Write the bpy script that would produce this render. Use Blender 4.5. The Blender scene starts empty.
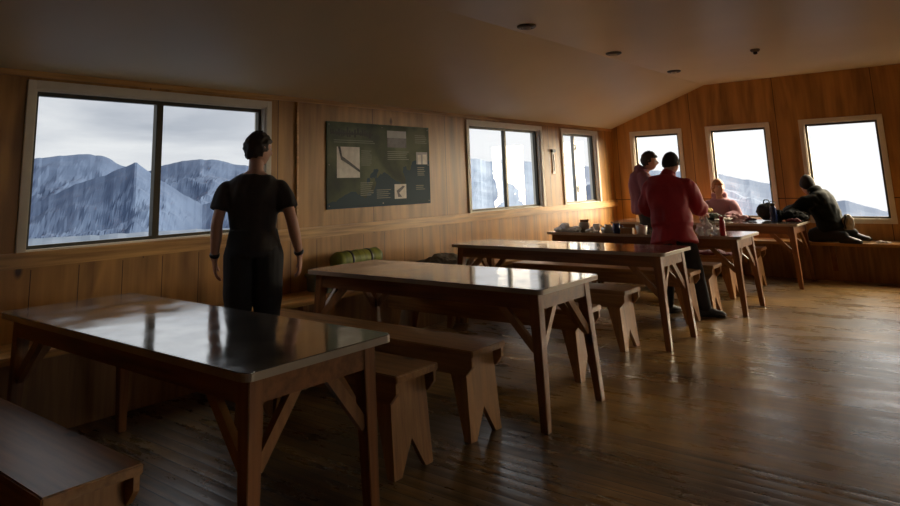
import bpy, bmesh, math, random
from mathutils import Vector, Matrix, noise
random.seed(7)
PI = math.pi
scn = bpy.context.scene
COL = scn.collection

# ------------------------------------------------------------------ helpers
def link(o, parent=None):
    COL.objects.link(o)
    if parent is not None:
        o.parent = parent
    return o

def obj(name, bm, m, parent=None, smooth=False, loc=None, bevel=0.0):
    if bevel:
        bmesh.ops.bevel(bm, geom=list(bm.edges), offset=bevel, segments=2, affect='EDGES', clamp_overlap=True)
    me = bpy.data.meshes.new(name)
    bm.to_mesh(me); bm.free()
    ms = m if isinstance(m, (list, tuple)) else [m]
    for x in ms: me.materials.append(x)
    if smooth:
        for p in me.polygons: p.use_smooth = True
    o = bpy.data.objects.new(name, me)
    if loc is not None: o.location = loc
    return link(o, parent)

def tag(o, label=None, cat=None, group=None, kind=None):
    if label: o['label'] = label
    if cat: o['category'] = cat
    if group: o['group'] = group
    if kind: o['kind'] = kind
    return o

def empty(name, loc=(0, 0, 0), rz=0.0):
    o = bpy.data.objects.new(name, None)
    o.empty_display_size = 0.1
    o.location = loc; o.rotation_euler = (0, 0, rz)
    return link(o)

def copy_tree(o, parent=None):
    c = o.copy(); COL.objects.link(c); c.parent = parent
    for ch in list(o.children): copy_tree(ch, c)
    return c

def BM(): return bmesh.new()

def box(bm, x0, x1, y0, y1, z0, z1, mi=0):
    vs = [bm.verts.new((x, y, z)) for x in (x0, x1) for y in (y0, y1) for z in (z0, z1)]
    for f in ((0, 1, 3, 2), (4, 6, 7, 5), (0, 4, 5, 1), (2, 3, 7, 6), (0, 2, 6, 4), (1, 5, 7, 3)):
        fc = bm.faces.new([vs[i] for i in f]); fc.material_index = mi
    return vs

def bbox(bm, x0, x1, y0, y1, z0, z1, b=.004):
    """bevelled box"""
    t = BM(); box(t, x0, x1, y0, y1, z0, z1)
    bmesh.ops.bevel(t, geom=list(t.edges), offset=b, segments=2, affect='EDGES', clamp_overlap=True)
    merge(bm, t)

def merge(bm, other):
    me = bpy.data.meshes.new('tmp'); other.to_mesh(me); other.free()
    bm.from_mesh(me); bpy.data.meshes.remove(me)

def prism(bm, poly, axis, a, b):
    """extrude a 2D polygon along axis 'x','y','z' from a to b"""
    def mk(p, t):
        if axis == 'x': return (t, p[0], p[1])
        if axis == 'y': return (p[0], t, p[1])
        return (p[0], p[1], t)
    v0 = [bm.verts.new(mk(p, a)) for p in poly]; v1 = [bm.verts.new(mk(p, b)) for p in poly]
    n = len(poly)
    bm.faces.new(v0); bm.faces.new(v1[::-1])
    for i in range(n):
        bm.faces.new((v0[i], v1[i], v1[(i+1) % n], v0[(i+1) % n]))
    bmesh.ops.recalc_face_normals(bm, faces=bm.faces)

def strut(bm, p, q, w, h, up=(0, 0, 1), w2=None, h2=None):
    """square bar from p to q, may taper"""
    p = Vector(p); q = Vector(q); d = (q-p).normalized(); up = Vector(up)
    s = d.cross(up)
    if s.length < 1e-4: s = d.cross(Vector((0, 1, 0)))
    s.normalize(); u = s.cross(d).normalized()
    w2 = w if w2 is None else w2; h2 = h if h2 is None else h2
    A = [bm.verts.new(p+s*a*w/2+u*b*h/2) for a, b in ((-1, -1), (1, -1), (1, 1), (-1, 1))]
    B = [bm.verts.new(q+s*a*w2/2+u*b*h2/2) for a, b in ((-1, -1), (1, -1), (1, 1), (-1, 1))]
    bm.faces.new(A[::-1]); bm.faces.new(B)
    for i in range(4): bm.faces.new((A[i], A[(i+1) % 4], B[(i+1) % 4], B[i]))
    bmesh.ops.recalc_face_normals(bm, faces=bm.faces)

def loft(bm, rings, n=24):
    """rings: (centre, xaxis, yaxis, rx, ry)"""
    prev = None; first = None
    for c, xa, ya, rx, ry in rings:
        c = Vector(c)
        r = [bm.verts.new(c+Vector(xa)*(rx*math.cos(2*PI*k/n))+Vector(ya)*(ry*math.sin(2*PI*k/n))) for k in range(n)]
        if prev:
            for k in range(n): bm.faces.new((prev[k], prev[(k+1) % n], r[(k+1) % n], r[k]))
        else: first = r
        prev = r
    bm.faces.new(first[::-1]); bm.faces.new(prev)

def frame(d, hint):
    d = d.normalized(); x = Vector(hint)-d*d.dot(Vector(hint))
    if x.length < 1e-3: x = d.orthogonal()
    x.normalize(); return x, d.cross(x)

def limb(bm, pts, rad, n=18, sub=5, round_ends=True, flat=1.0, hint=(1, 0, 0)):
    """smooth tapering tube through the points"""
    pts = [Vector(p) for p in pts]
    P = []; Rr = []
    m = len(pts)
    for i in range(m-1):
        p0 = pts[max(i-1, 0)]; p1 = pts[i]; p2 = pts[i+1]; p3 = pts[min(i+2, m-1)]
        for k in range(sub):
            t = k/sub
            c = 0.5*((2*p1)+(p2-p0)*t+(2*p0-5*p1+4*p2-p3)*t*t+(3*p1-p0-3*p2+p3)*t**3)
            P.append(c); s = t*t*(3-2*t); Rr.append(rad[i]*(1-s)+rad[i+1]*s)
    P.append(pts[-1]); Rr.append(rad[-1])
    rings = []
    for i, c in enumerate(P):
        d = (P[min(i+1, len(P)-1)]-P[max(i-1, 0)])
        xa, ya = frame(d, hint)
        if i == 0 and round_ends:
            dn = d.normalized()
            for a in (80, 55, 28): rings.append((c-dn*Rr[0]*math.sin(math.radians(a)), xa, ya, Rr[0]*math.cos(math.radians(a)), Rr[0]*flat*math.cos(math.radians(a))))
        rings.append((c, xa, ya, Rr[i], Rr[i]*flat))
        if i == len(P)-1 and round_ends:
            dn = d.normalized()
            for a in (28, 55, 80): rings.append((c+dn*Rr[i]*math.sin(math.radians(a)), xa, ya, Rr[i]*math.cos(math.radians(a)), Rr[i]*flat*math.cos(math.radians(a))))
    loft(bm, rings, n)

def lathe(bm, prof, n=28, c=(0, 0, 0)):
    rings = []
    prev = None
    for r, z in prof:
        ring = [bm.verts.new((c[0]+r*math.cos(2*PI*k/n), c[1]+r*math.sin(2*PI*k/n), c[2]+z)) for k in range(n)]
        if prev:
            for k in range(n): bm.faces.new((prev[k], prev[(k+1) % n], ring[(k+1) % n], ring[k]))
        else: bm.faces.new(ring[::-1])
        prev = ring
    bm.faces.new(prev)

def remesh(bm, voxel, smooth=4, fold=0.0, fscale=(9, 9, 3.5), seed=0.0):
    bmesh.ops.recalc_face_normals(bm, faces=bm.faces)
    me = bpy.data.meshes.new('r'); bm.to_mesh(me); bm.free()
    o = bpy.data.objects.new('r', me); COL.objects.link(o)
    m = o.modifiers.new('v', 'REMESH'); m.mode = 'VOXEL'; m.voxel_size = voxel
    if smooth:
        s = o.modifiers.new('s', 'SMOOTH'); s.iterations = smooth; s.factor = .5
    dg = bpy.context.evaluated_depsgraph_get(); dg.update()
    out = bpy.data.meshes.new_from_object(o.evaluated_get(dg))
    bpy.data.objects.remove(o); bpy.data.meshes.remove(me)
    b = BM(); b.from_mesh(out); bpy.data.meshes.remove(out)
    b.normal_update()
    if fold:
        sh = Vector((seed, seed*1.7, seed*.3))
        mv = []
        for v in b.verts:
            q = Vector((v.co.x*fscale[0], v.co.y*fscale[1], v.co.z*fscale[2]))+sh
            q += Vector(noise.noise_vector(q*.6))*.8
            h = noise.noise(q)+.5*noise.noise(q*2.1)
            mv.append(v.normal*h*fold)
        for v, d in zip(b.verts, mv): v.co += d
    return b

# ------------------------------------------------------------------ materials
def newmat(name):
    m = bpy.data.materials.new(name); m.use_nodes = True
    nt = m.node_tree; b = nt.nodes['Principled BSDF']
    return m, nt, b

def plain(name, col, rough=.6, metal=0.0, vary=.15, scale=12, spec=.5, bump=0.0, bscale=60):
    m, nt, b = newmat(name)
    N = nt.nodes; L = nt.links
    tc = N.new('ShaderNodeTexCoord'); nz = N.new('ShaderNodeTexNoise')
    nz.inputs['Scale'].default_value = scale; nz.inputs['Detail'].default_value = 4
    L.new(tc.outputs['Object'], nz.inputs['Vector'])
    mx = N.new('ShaderNodeMix'); mx.data_type = 'RGBA'
    mx.inputs['A'].default_value = (*[c*(1-vary) for c in col], 1)
    mx.inputs['B'].default_value = (*[min(1, c*(1+vary)) for c in col], 1)
    L.new(nz.outputs['Fac'], mx.inputs['Factor']); L.new(mx.outputs['Result'], b.inputs['Base Color'])
    b.inputs['Roughness'].default_value = rough; b.inputs['Metallic'].default_value = metal
    b.inputs['Specular IOR Level'].default_value = spec
    if bump:
        n2 = N.new('ShaderNodeTexNoise'); n2.inputs['Scale'].default_value = bscale
        L.new(tc.outputs['Object'], n2.inputs['Vector'])
        bp = N.new('ShaderNodeBump'); bp.inputs['Strength'].default_value = bump; bp.inputs['Distance'].default_value = .01
        L.new(n2.outputs['Fac'], bp.inputs['Height']); L.new(bp.outputs['Normal'], b.inputs['Normal'])
    return m

def ramp(N, stops):
    r = N.new('ShaderNodeValToRGB')
    el = r.color_ramp.elements
    while len(el) < len(stops): el.new(.5)
    for e, (p, c) in zip(el, stops): e.position = p; e.color = (*c, 1)
    return r

def wood(name, dark, light, grain=(2, 2, .35), fine=(40, 40, 2.5), rough=.45, bump=.12, seams=None, coat=0.0, spec=.5, knots=True, rings=26, ringamp=.13):
    """grain is the noise scale per axis: the small one runs along the grain"""
    m, nt, b = newmat(name); N = nt.nodes; L = nt.links
    tc = N.new('ShaderNodeTexCoord')
    mp = N.new('ShaderNodeMapping'); mp.inputs['Scale'].default_value = grain
    L.new(tc.outputs['Object'], mp.inputs['Vector'])
    n1 = N.new('ShaderNodeTexNoise'); n1.inputs['Scale'].default_value = 1.6; n1.inputs['Detail'].default_value = 3; n1.inputs['Distortion'].default_value = .7
    L.new(mp.outputs['Vector'], n1.inputs['Vector'])
    # growth rings: bands of the low noise
    mul = N.new('ShaderNodeMath'); mul.operation = 'MULTIPLY'; mul.inputs[1].default_value = rings
    L.new(n1.outputs['Fac'], mul.inputs[0])
    sn = N.new('ShaderNodeMath'); sn.operation = 'SINE'; L.new(mul.outputs[0], sn.inputs[0])
    mf = N.new('ShaderNodeMapping'); mf.inputs['Scale'].default_value = fine
    L.new(tc.outputs['Object'], mf.inputs['Vector'])
    n2 = N.new('ShaderNodeTexNoise'); n2.inputs['Scale'].default_value = 1.0; n2.inputs['Detail'].default_value = 5
    L.new(mf.outputs['Vector'], n2.inputs['Vector'])
    a = N.new('ShaderNodeMath'); a.operation = 'MULTIPLY_ADD'; a.inputs[1].default_value = ringamp
    L.new(sn.outputs[0], a.inputs[0]); L.new(n2.outputs['Fac'], a.inputs[2])
    n3 = N.new('ShaderNodeTexNoise'); n3.inputs['Scale'].default_value = .9; n3.inputs['Detail'].default_value = 2
    L.new(tc.outputs['Object'], n3.inputs['Vector'])
    a2 = N.new('ShaderNodeMath'); a2.operation = 'MULTIPLY_ADD'; a2.inputs[1].default_value = .5
    L.new(n3.outputs['Fac'], a2.inputs[0]); L.new(a.outputs[0], a2.inputs[2])
    cr = ramp(N, [(.45, dark), (.95, light)])
    L.new(a2.outputs[0], cr.inputs['Fac'])
    col = cr.outputs['Color']
    if knots:
        vo = N.new('ShaderNodeTexVoronoi'); vo.inputs['Scale'].default_value = 2.3
        mk = N.new('ShaderNodeMapping'); mk.inputs['Scale'].default_value = tuple(1.0 if g > 1 else .55 for g in grain)
        L.new(tc.outputs['Object'], mk.inputs['Vector']); L.new(mk.outputs['Vector'], vo.inputs['Vector'])
        kr = ramp(N, [(.035, (1, 1, 1)), (.075, (0, 0, 0))]); L.new(vo.outputs['Distance'], kr.inputs['Fac'])
        km = N.new('ShaderNodeMix'); km.data_type = 'RGBA'
        km.inputs['B'].default_value = (dark[0]*.35, dark[1]*.3, dark[2]*.3, 1)
        L.new(kr.outputs['Color'], km.inputs['Factor']); L.new(col, km.inputs['A']); col = km.outputs['Result']
    hsrc = a.outputs[0]
    if seams:
        # list of (axis, spacing, offset, width, zmin, zmax)
        for ax, sp, off, wd, z0, z1 in seams:
            sx = N.new('ShaderNodeSeparateXYZ'); L.new(tc.outputs['Object'], sx.inputs[0])
            ad = N.new('ShaderNodeMath'); ad.operation = 'ADD'; ad.inputs[1].default_value = off
            L.new(sx.outputs[ax], ad.inputs[0])
            pp = N.new('ShaderNodeMath'); pp.operation = 'PINGPONG'; pp.inputs[1].default_value = sp/2
            L.new(ad.outputs[0], pp.inputs[0])
            lt = N.new('ShaderNodeMath'); lt.operation = 'LESS_THAN'; lt.inputs[1].default_value = wd/2
            L.new(pp.outputs[0], lt.inputs[0])
            z = sx.outputs['Z']
            g1 = N.new('ShaderNodeMath'); g1.operation = 'GREATER_THAN'; g1.inputs[1].default_value = z0; L.new(z, g1.inputs[0])
            g2 = N.new('ShaderNodeMath'); g2.operation = 'LESS_THAN'; g2.inputs[1].default_value = z1; L.new(z, g2.inputs[0])
            m1 = N.new('ShaderNodeMath'); m1.operation = 'MULTIPLY'; L.new(lt.outputs[0], m1.inputs[0]); L.new(g1.outputs[0], m1.inputs[1])
            m2 = N.new('ShaderNodeMath'); m2.operation = 'MULTIPLY'; L.new(m1.outputs[0], m2.inputs[0]); L.new(g2.outputs[0], m2.inputs[1])
            sm = N.new('ShaderNodeMix'); sm.data_type = 'RGBA'
            sm.inputs['B'].default_value = (dark[0]*.3, dark[1]*.27, dark[2]*.25, 1)
            L.new(m2.outputs[0], sm.inputs['Factor']); L.new(col, sm.inputs['A']); col = sm.outputs['Result']
    L.new(col, b.inputs['Base Color'])
    b.inputs['Roughness'].default_value = rough
    b.inputs['Specular IOR Level'].default_value = spec
    b.inputs['Coat Weight'].default_value = coat; b.inputs['Coat Roughness'].default_value = .15
    if bump:
        bp = N.new('ShaderNodeBump'); bp.inputs['Strength'].default_value = bump; bp.inputs['Distance'].default_value = .004
        L.new(hsrc, bp.inputs['Height']); L.new(bp.outputs['Normal'], b.inputs['Normal'])
    return m

PLY_D, PLY_L = (.22, .098, .022), (.57, .285, .070)
M = {}
M['ply_left'] = wood('plywood_side_wall', PLY_D, PLY_L, grain=(1.2, 1.4, .32), rings=34, ringamp=.07, fine=(9, 10, .7), rough=.42,
                     seams=[('Y', 1.2, -.19, .008, .9, 3.), ('Y', .3, -.04, .006, -1, .9)])
M['ply_back'] = wood('plywood_end_wall', PLY_D, PLY_L, grain=(1.4, 1.2, .32), rings=34, ringamp=.07, fine=(10, 9, .7), rough=.42,
                     seams=[('X', 1.2, -.1, .008, -1, 4.), ('Z', 5., -1.02, .012, 0, 3)])
M['ply_dark'] = wood('plywood_bench_front', (.17, .075, .025), (.33, .16, .055), grain=(2, 2, .3), fine=(30, 30, 2), rough=.5)
M['rail'] = wood('pine_rail', (.36, .175, .045), (.70, .39, .125), grain=(3, .25, 4), fine=(50, 2.5, 50), rough=.38, knots=False)
M['rail_x'] = wood('pine_rail_across', (.36, .175, .045), (.70, .39, .125), grain=(.25, 3, 4), fine=(2.5, 50, 50), rough=.38, knots=False)
M['bench'] = wood('bench_pine', (.16, .070, .022), (.38, .185, .062), grain=(.3, 2.4, 2.4), fine=(2.5, 40, 40), rough=.38)
M['bench_leg'] = wood('bench_leg_pine', (.18, .075, .023), (.40, .19, .062), grain=(2.4, 2.4, .3), fine=(40, 40, 2.5), rough=.42)
M['table'] = wood('table_rail_timber', (.11, .038, .012), (.25, .098, .030), grain=(.3, 2.4, 2.4), fine=(2.5, 40, 40), rough=.35)
M['table_leg'] = wood('table_leg_timber', (.12, .04, .012), (.27, .105, .032), grain=(2.4, 2.4, .3), fine=(40, 40, 2.5), rough=.35)
M['brace'] = wood('brace_timber', (.17, .07, .021), (.32, .145, .048), grain=(2.4, 2.4, .8), fine=(30, 30, 6), rough=.4, knots=False)

def top_mat(name, c1, c2, rough=(.10, .26), metal=.0, spec=.5):
    m, nt, b = newmat(name); N = nt.nodes; L = nt.links
    tc = N.new('ShaderNodeTexCoord')
    n1 = N.new('ShaderNodeTexNoise'); n1.inputs['Scale'].default_value = 2.4; n1.inputs['Detail'].default_value = 7; n1.inputs['Roughness'].default_value = .65
    L.new(tc.outputs['Object'], n1.inputs['Vector'])
    cr = ramp(N, [(.35, c1), (.65, c2)]); L.new(n1.outputs['Fac'], cr.inputs['Fac']); L.new(cr.outputs['Color'], b.inputs['Base Color'])
    mr = N.new('ShaderNodeMapRange'); mr.inputs['From Min'].default_value = .3; mr.inputs['From Max'].default_value = .7
    mr.inputs['To Min'].default_value = rough[0]; mr.inputs['To Max'].default_value = rough[1]
    n2 = N.new('ShaderNodeTexNoise'); n2.inputs['Scale'].default_value = 5.5; n2.inputs['Detail'].default_value = 6
    L.new(tc.outputs['Object'], n2.inputs['Vector']); L.new(n2.outputs['Fac'], mr.inputs['Value']); L.new(mr.outputs['Result'], b.inputs['Roughness'])
    b.inputs['Metallic'].default_value = metal; b.inputs['Specular IOR Level'].default_value = spec
    n3 = N.new('ShaderNodeTexNoise'); n3.inputs['Scale'].default_value = 3.2; n3.inputs['Detail'].default_value = 1
    L.new(tc.outputs['Object'], n3.inputs['Vector'])
    bp = N.new('ShaderNodeBump'); bp.inputs['Strength'].default_value = .2; bp.inputs['Distance'].default_value = .008
    L.new(n3.outputs['Fac'], bp.inputs['Height']); L.new(bp.outputs['Normal'], b.inputs['Normal'])
    return m
M['top_grey'] = top_mat('worn_grey_laminate', (.46, .46, .46), (.60, .60, .60), rough=(.05, .17), metal=.9)
M['top_brown'] = top_mat('brown_laminate', (.26, .205, .17), (.38, .31, .26), rough=(.05, .17), metal=.75)
M['edge'] = plain('pale_edge_strip', (.40, .33, .26), .3, metal=.3)

def floor_mat():
    m, nt, b = newmat('varnished_floorboards'); N = nt.nodes; L = nt.links
    tc = N.new('ShaderNodeTexCoord'); sx = N.new('ShaderNodeSeparateXYZ'); L.new(tc.outputs['Object'], sx.inputs[0])
    def mth(op, a, bb=None, c=None):
        n = N.new('ShaderNodeMath'); n.operation = op
        for i, v in enumerate((a, bb, c)):
            if v is None: continue
            if isinstance(v, (int, float)): n.inputs[i].default_value = v
            else: L.new(v, n.inputs[i])
        return n.outputs[0]
    X, Y = sx.outputs['X'], sx.outputs['Y']
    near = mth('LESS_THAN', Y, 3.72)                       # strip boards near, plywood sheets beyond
    # boards run along x
    row = mth('FLOOR', mth('DIVIDE', Y, .083))
    fr = mth('PINGPONG', Y, .0415)
    gap_b = mth('LESS_THAN', fr, .0035)
    wn = N.new('ShaderNodeTexWhiteNoise'); wn.noise_dimensions = '1D'; L.new(row, wn.inputs['W'])
    # sheets 2.4 x 1.2
    g1 = mth('LESS_THAN', mth('PINGPONG', mth('ADD', Y, -.12), .6), .0035)
    g2 = mth('LESS_THAN', mth('PINGPONG', mth('ADD', X, .3), 1.2), .0025)
    gap_s = mth('MAXIMUM', g1, g2)
    gap = mth('ADD', mth('MULTIPLY', near, gap_b), mth('MULTIPLY', mth('SUBTRACT', 1., near), gap_s))
    mp = N.new('ShaderNodeMapping'); mp.inputs['Scale'].default_value = (1.6, 24, 24); L.new(tc.outputs['Object'], mp.inputs['Vector'])
    g = N.new('ShaderNodeTexNoise'); g.inputs['Scale'].default_value = 1.; g.inputs['Detail'].default_value = 6; L.new(mp.outputs['Vector'], g.inputs['Vector'])
    wr = N.new('ShaderNodeTexNoise'); wr.inputs['Scale'].default_value = 1.1; wr.inputs['Detail'].default_value = 6; wr.inputs['Roughness'].default_value = .62
    L.new(tc.outputs['Object'], wr.inputs['Vector'])
    f = mth('ADD', mth('MULTIPLY', g.outputs['Fac'], .45), mth('MULTIPLY', wr.outputs['Fac'], .75))
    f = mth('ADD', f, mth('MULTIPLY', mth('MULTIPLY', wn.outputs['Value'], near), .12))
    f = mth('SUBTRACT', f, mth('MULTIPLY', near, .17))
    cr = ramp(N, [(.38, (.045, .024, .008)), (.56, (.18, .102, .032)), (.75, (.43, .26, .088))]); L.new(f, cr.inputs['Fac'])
    mx = N.new('ShaderNodeMix'); mx.data_type = 'RGBA'; mx.inputs['B'].default_value = (.012, .006, .003, 1)
    L.new(gap, mx.inputs['Factor']); L.new(cr.outputs['Color'], mx.inputs['A']); L.new(mx.outputs['Result'], b.inputs['Base Color'])
    mr = N.new('ShaderNodeMapRange'); mr.inputs['From Min'].default_value = .3; mr.inputs['From Max'].default_value = .72
    mr.inputs['To Min'].default_value = .19; mr.inputs['To Max'].default_value = .42
    w2 = N.new('ShaderNodeTexNoise'); w2.inputs['Scale'].default_value = 2.3; w2.inputs['Detail'].default_value = 8; w2.inputs['Roughness'].default_value = .7
    m2 = N.new('ShaderNodeMapping'); m2.inputs['Scale'].default_value = (.7, 1.7, 1); L.new(tc.outputs['Object'], m2.inputs['Vector']); L.new(m2.outputs['Vector'], w2.inputs['Vector'])
    L.new(w2.outputs['Fac'], mr.inputs['Value'])
    L.new(mr.outputs['Result'], b.inputs['Roughness'])
    b.inputs['Specular IOR Level'].default_value = .55
    # cupped boards near, gentle waves beyond, open joints
    cup = mth('MULTIPLY', mth('POWER', mth('DIVIDE', fr, .0415), .5), near)
    h = mth('ADD', mth('MULTIPLY', cup, .40), mth('MULTIPLY', g.outputs['Fac'], .12))
    h = mth('SUBTRACT', h, mth('MULTIPLY', mth('MULTIPLY', gap_s, mth('SUBTRACT', 1., near)), .6))
    bp = N.new('ShaderNodeBump'); bp.inputs['Strength'].default_value = .7; bp.inputs['Distance'].default_value = .005
    L.new(h, bp.inputs['Height']); L.new(bp.outputs['Normal'], b.inputs['Normal'])
    return m
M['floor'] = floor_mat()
M['ceiling'] = plain('aged_cream_ceiling_paint', (.80, .68, .45), .42, vary=.08, scale=1.4, bump=.08, bscale=2.2)
M['trim'] = plain('cream_window_trim', (.78, .70, .56), .5, vary=.08)
M['trim_dark'] = plain('brown_stained_reveal', (.16, .09, .045), .5)
M['alu'] = plain('bronze_aluminium', (.085, .075, .055), .35, metal=.7)
M['alu_light'] = plain('mill_aluminium', (.35, .33, .29), .35, metal=.8)

def glass_mat():
    m = bpy.data.materials.new('window_glass'); m.use_nodes = True; nt = m.node_tree; N = nt.nodes; L = nt.links
    N.clear(); out = N.new('ShaderNodeOutputMaterial'); mix = N.new('ShaderNodeMixShader')
    tr = N.new('ShaderNodeBsdfTransparent'); tr.inputs['Color'].default_value = (.96, .97, .97, 1)
    gl = N.new('ShaderNodeBsdfGlossy'); gl.inputs['Roughness'].default_value = .0
    fr = N.new('ShaderNodeFresnel'); fr.inputs['IOR'].default_value = 1.5
    L.new(fr.outputs[0], mix.inputs[0]); L.new(tr.outputs[0], mix.inputs[1]); L.new(gl.outputs[0], mix.inputs[2]); L.new(mix.outputs[0], out.inputs[0])
    return m
M['glass'] = glass_mat()

M['skin'] = plain('skin', (.52, .27, .18), .5, vary=.06)
M['black_cloth'] = plain('black_cotton', (.032, .024, .021), .85, vary=.3, bump=.2, bscale=300)
M['charcoal'] = plain('charcoal_trousers', (.020, .019, .021), .85, vary=.3)
M['red_cloth'] = plain('deep_red_shell_fabric', (.32, .010, .020), .7, vary=.12)
M['dark_red'] = plain('dark_red_fabric', (.12, .012, .02), .7)
M['purple'] = plain('plum_fleece', (.21, .075, .10), .85, vary=.15)
M['mauve'] = plain('dusty_pink_knit', (.33, .16, .19), .85, vary=.15)
M['dark_green'] = plain('black_green_down_jacket', (.006, .008, .0075), .9, vary=.3, spec=.2)
M['hair_dark'] = plain('dark_brown_hair', (.035, .020, .012), .6, vary=.5, scale=60)
M['hair_black'] = plain('black_knit_wool', (.018, .014, .014), .85, vary=.3)
M['hair_red'] = plain('red_brown_hair', (.32, .13, .048), .6, vary=.4, scale=50)
M['shoe'] = plain('black_shoe_leather', (.02, .018, .018), .5)
M['rubber'] = plain('black_strap_rubber', (.012, .012, .012), .4)

# ------------------------------------------------------------------ room
D = 10.72; XR = 8.2; YN = -2.6
ZC = 2.163; ZR = 2.731; XC = 1.565
def ceil_z(x):
    if x < XC: return ZC+(ZR-ZC)*x/XC
    if x > XR-XC: return ZR-(ZR-ZC)*(x-(XR-XC))/XC
    return ZR
TH = .14
def wall(name, axis, pos, out, u0, u1, holes, m, label):
    """axis 'x': wall in plane x=pos spanning y; axis 'y': plane y=pos spanning x (top follows the ceiling)"""
    us = sorted(set([u0, u1]+[h[0] for h in holes]+[h[1] for h in holes]+([XC, XR-XC] if axis == 'y' else [])))
    zs = sorted(set([-.02, 9.]+[h[2] for h in holes]+[h[3] for h in holes]))
    def pt(u, z, d):
        top = ceil_z(u)+.01 if axis == 'y' else ZC+.03
        z = min(z, top)
        return (pos+d, u, z) if axis == 'x' else (u, pos+d, z)
    bm = BM(); cache = {}
    def v(u, z, d):
        k = (u, z, d)
        if k not in cache: cache[k] = bm.verts.new(pt(u, z, d))
        return cache[k]
    def solid(i, j):
        if i < 0 or j < 0 or i >= len(us)-1 or j >= len(zs)-1: return False
        uc = (us[i]+us[i+1])/2; zc = (zs[j]+min(zs[j+1], 2.15))/2
        return not any(h[0] < uc < h[1] and h[2] < zc < h[3] for h in holes)
    for i in range(len(us)-1):
        for j in range(len(zs)-1):
            if not solid(i, j): continue
            a, b_, c, d = (us[i], zs[j]), (us[i+1], zs[j]), (us[i+1], zs[j+1]), (us[i], zs[j+1])
            bm.faces.new([v(*p, 0) for p in (a, b_, c, d)])
            bm.faces.new([v(*p, out) for p in (d, c, b_, a)])
            for (p, q), (di, dj) in (((a, b_), (0, -1)), ((b_, c), (1, 0)), ((c, d), (0, 1)), ((d, a), (-1, 0))):
                if not solid(i+di, j+dj): bm.faces.new([v(*p, 0), v(*p, out), v(*q, out), v(*q, 0)])
    bmesh.ops.recalc_face_normals(bm, faces=bm.faces)
    o = obj(name, bm, m); tag(o, label, 'wall', kind='structure'); return o

TW = .055   # trim width
# left-wall windows: outer trim extents in y ; z
LW = [(1.735, 3.707), (6.594, 8.397), (8.948, 10.165)]
LZ = (1.011, 2.109)
BW = [(.319, 1.157), (1.511, 2.407), (2.78, 3.765), (4.16, 5.12), (5.5, 6.4)]
BZ = (.689, 2.098)
lh = [(a+TW, b-TW, LZ[0], LZ[1]-TW) for a, b in LW]
bh = [(a+TW, b-TW, BZ[0]+TW, BZ[1]-TW) for a, b in BW]
wall('wall_left', 'x', 0, -TH, YN, D, lh, M['ply_left'], 'honey plywood side wall with two wide sliding windows and an info panel')
wall('wall_back', 'y', D, TH, -TH, XR+TH, bh, M['ply_back'], 'gabled plywood end wall with a row of tall windows')
RW = [(2.3, 4.6)]  # unseen window, added to let more light into the room
wall('wall_right', 'x', XR, TH, YN, D, [(a+TW, b-TW, LZ[0], LZ[1]-TW) for a, b in RW], M['ply_left'], 'plywood side wall opposite the benches')
wall('wall_front', 'y', YN, -TH, -TH, XR+TH, [], M['ply_back'], 'plywood wall at the near end of the room')
bm = BM(); box(bm, -TH, XR+TH, YN-TH, D+TH, -.12, 0)
tag(obj('floor', bm, M['floor']), 'varnished brown wooden floor, strip boards near and sheets beyond', 'floor', kind='structure')
bm = BM()
prism(bm, [(0-TH, ZC-(ZR-ZC)/XC*TH), (XC, ZR), (XR-XC, ZR), (XR+TH, ZC-(ZR-ZC)/XC*TH), (XR+TH, ZR+.25), (-TH, ZR+.25)], 'y', YN-TH, D+TH)
tag(obj('ceiling', bm, M['ceiling']), 'cream painted ceiling, sloping down to the side wall', 'ceiling', kind='structure')
# cornice and rail
bm = BM(); bbox(bm, 0, .018, YN, D, ZC-.035, ZC+.006, .003)
tag(obj('trim_1', bm, M['rail']), 'thin timber cornice along the side wall', 'trim', kind='structure')
bm = BM(); bbox(bm, 0, .035, YN, D, .915, 1.011, .006)
tag(obj('trim_2', bm, M['rail']), 'pale timber rail running below the side windows', 'trim', kind='structure')
bm = BM(); bbox(bm, .036, .05, D-.012, D, .99, 1.02, .002); bm.free()
bm = BM(); bbox(bm, -.0, .02, 4.0-.012, 4.0+.012, 1.012, ZC-.036, .003)
tag(obj('trim_3', bm, M['rail']), 'narrow vertical cover strip on the plywood beside the big window', 'trim', kind='structure')

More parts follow.
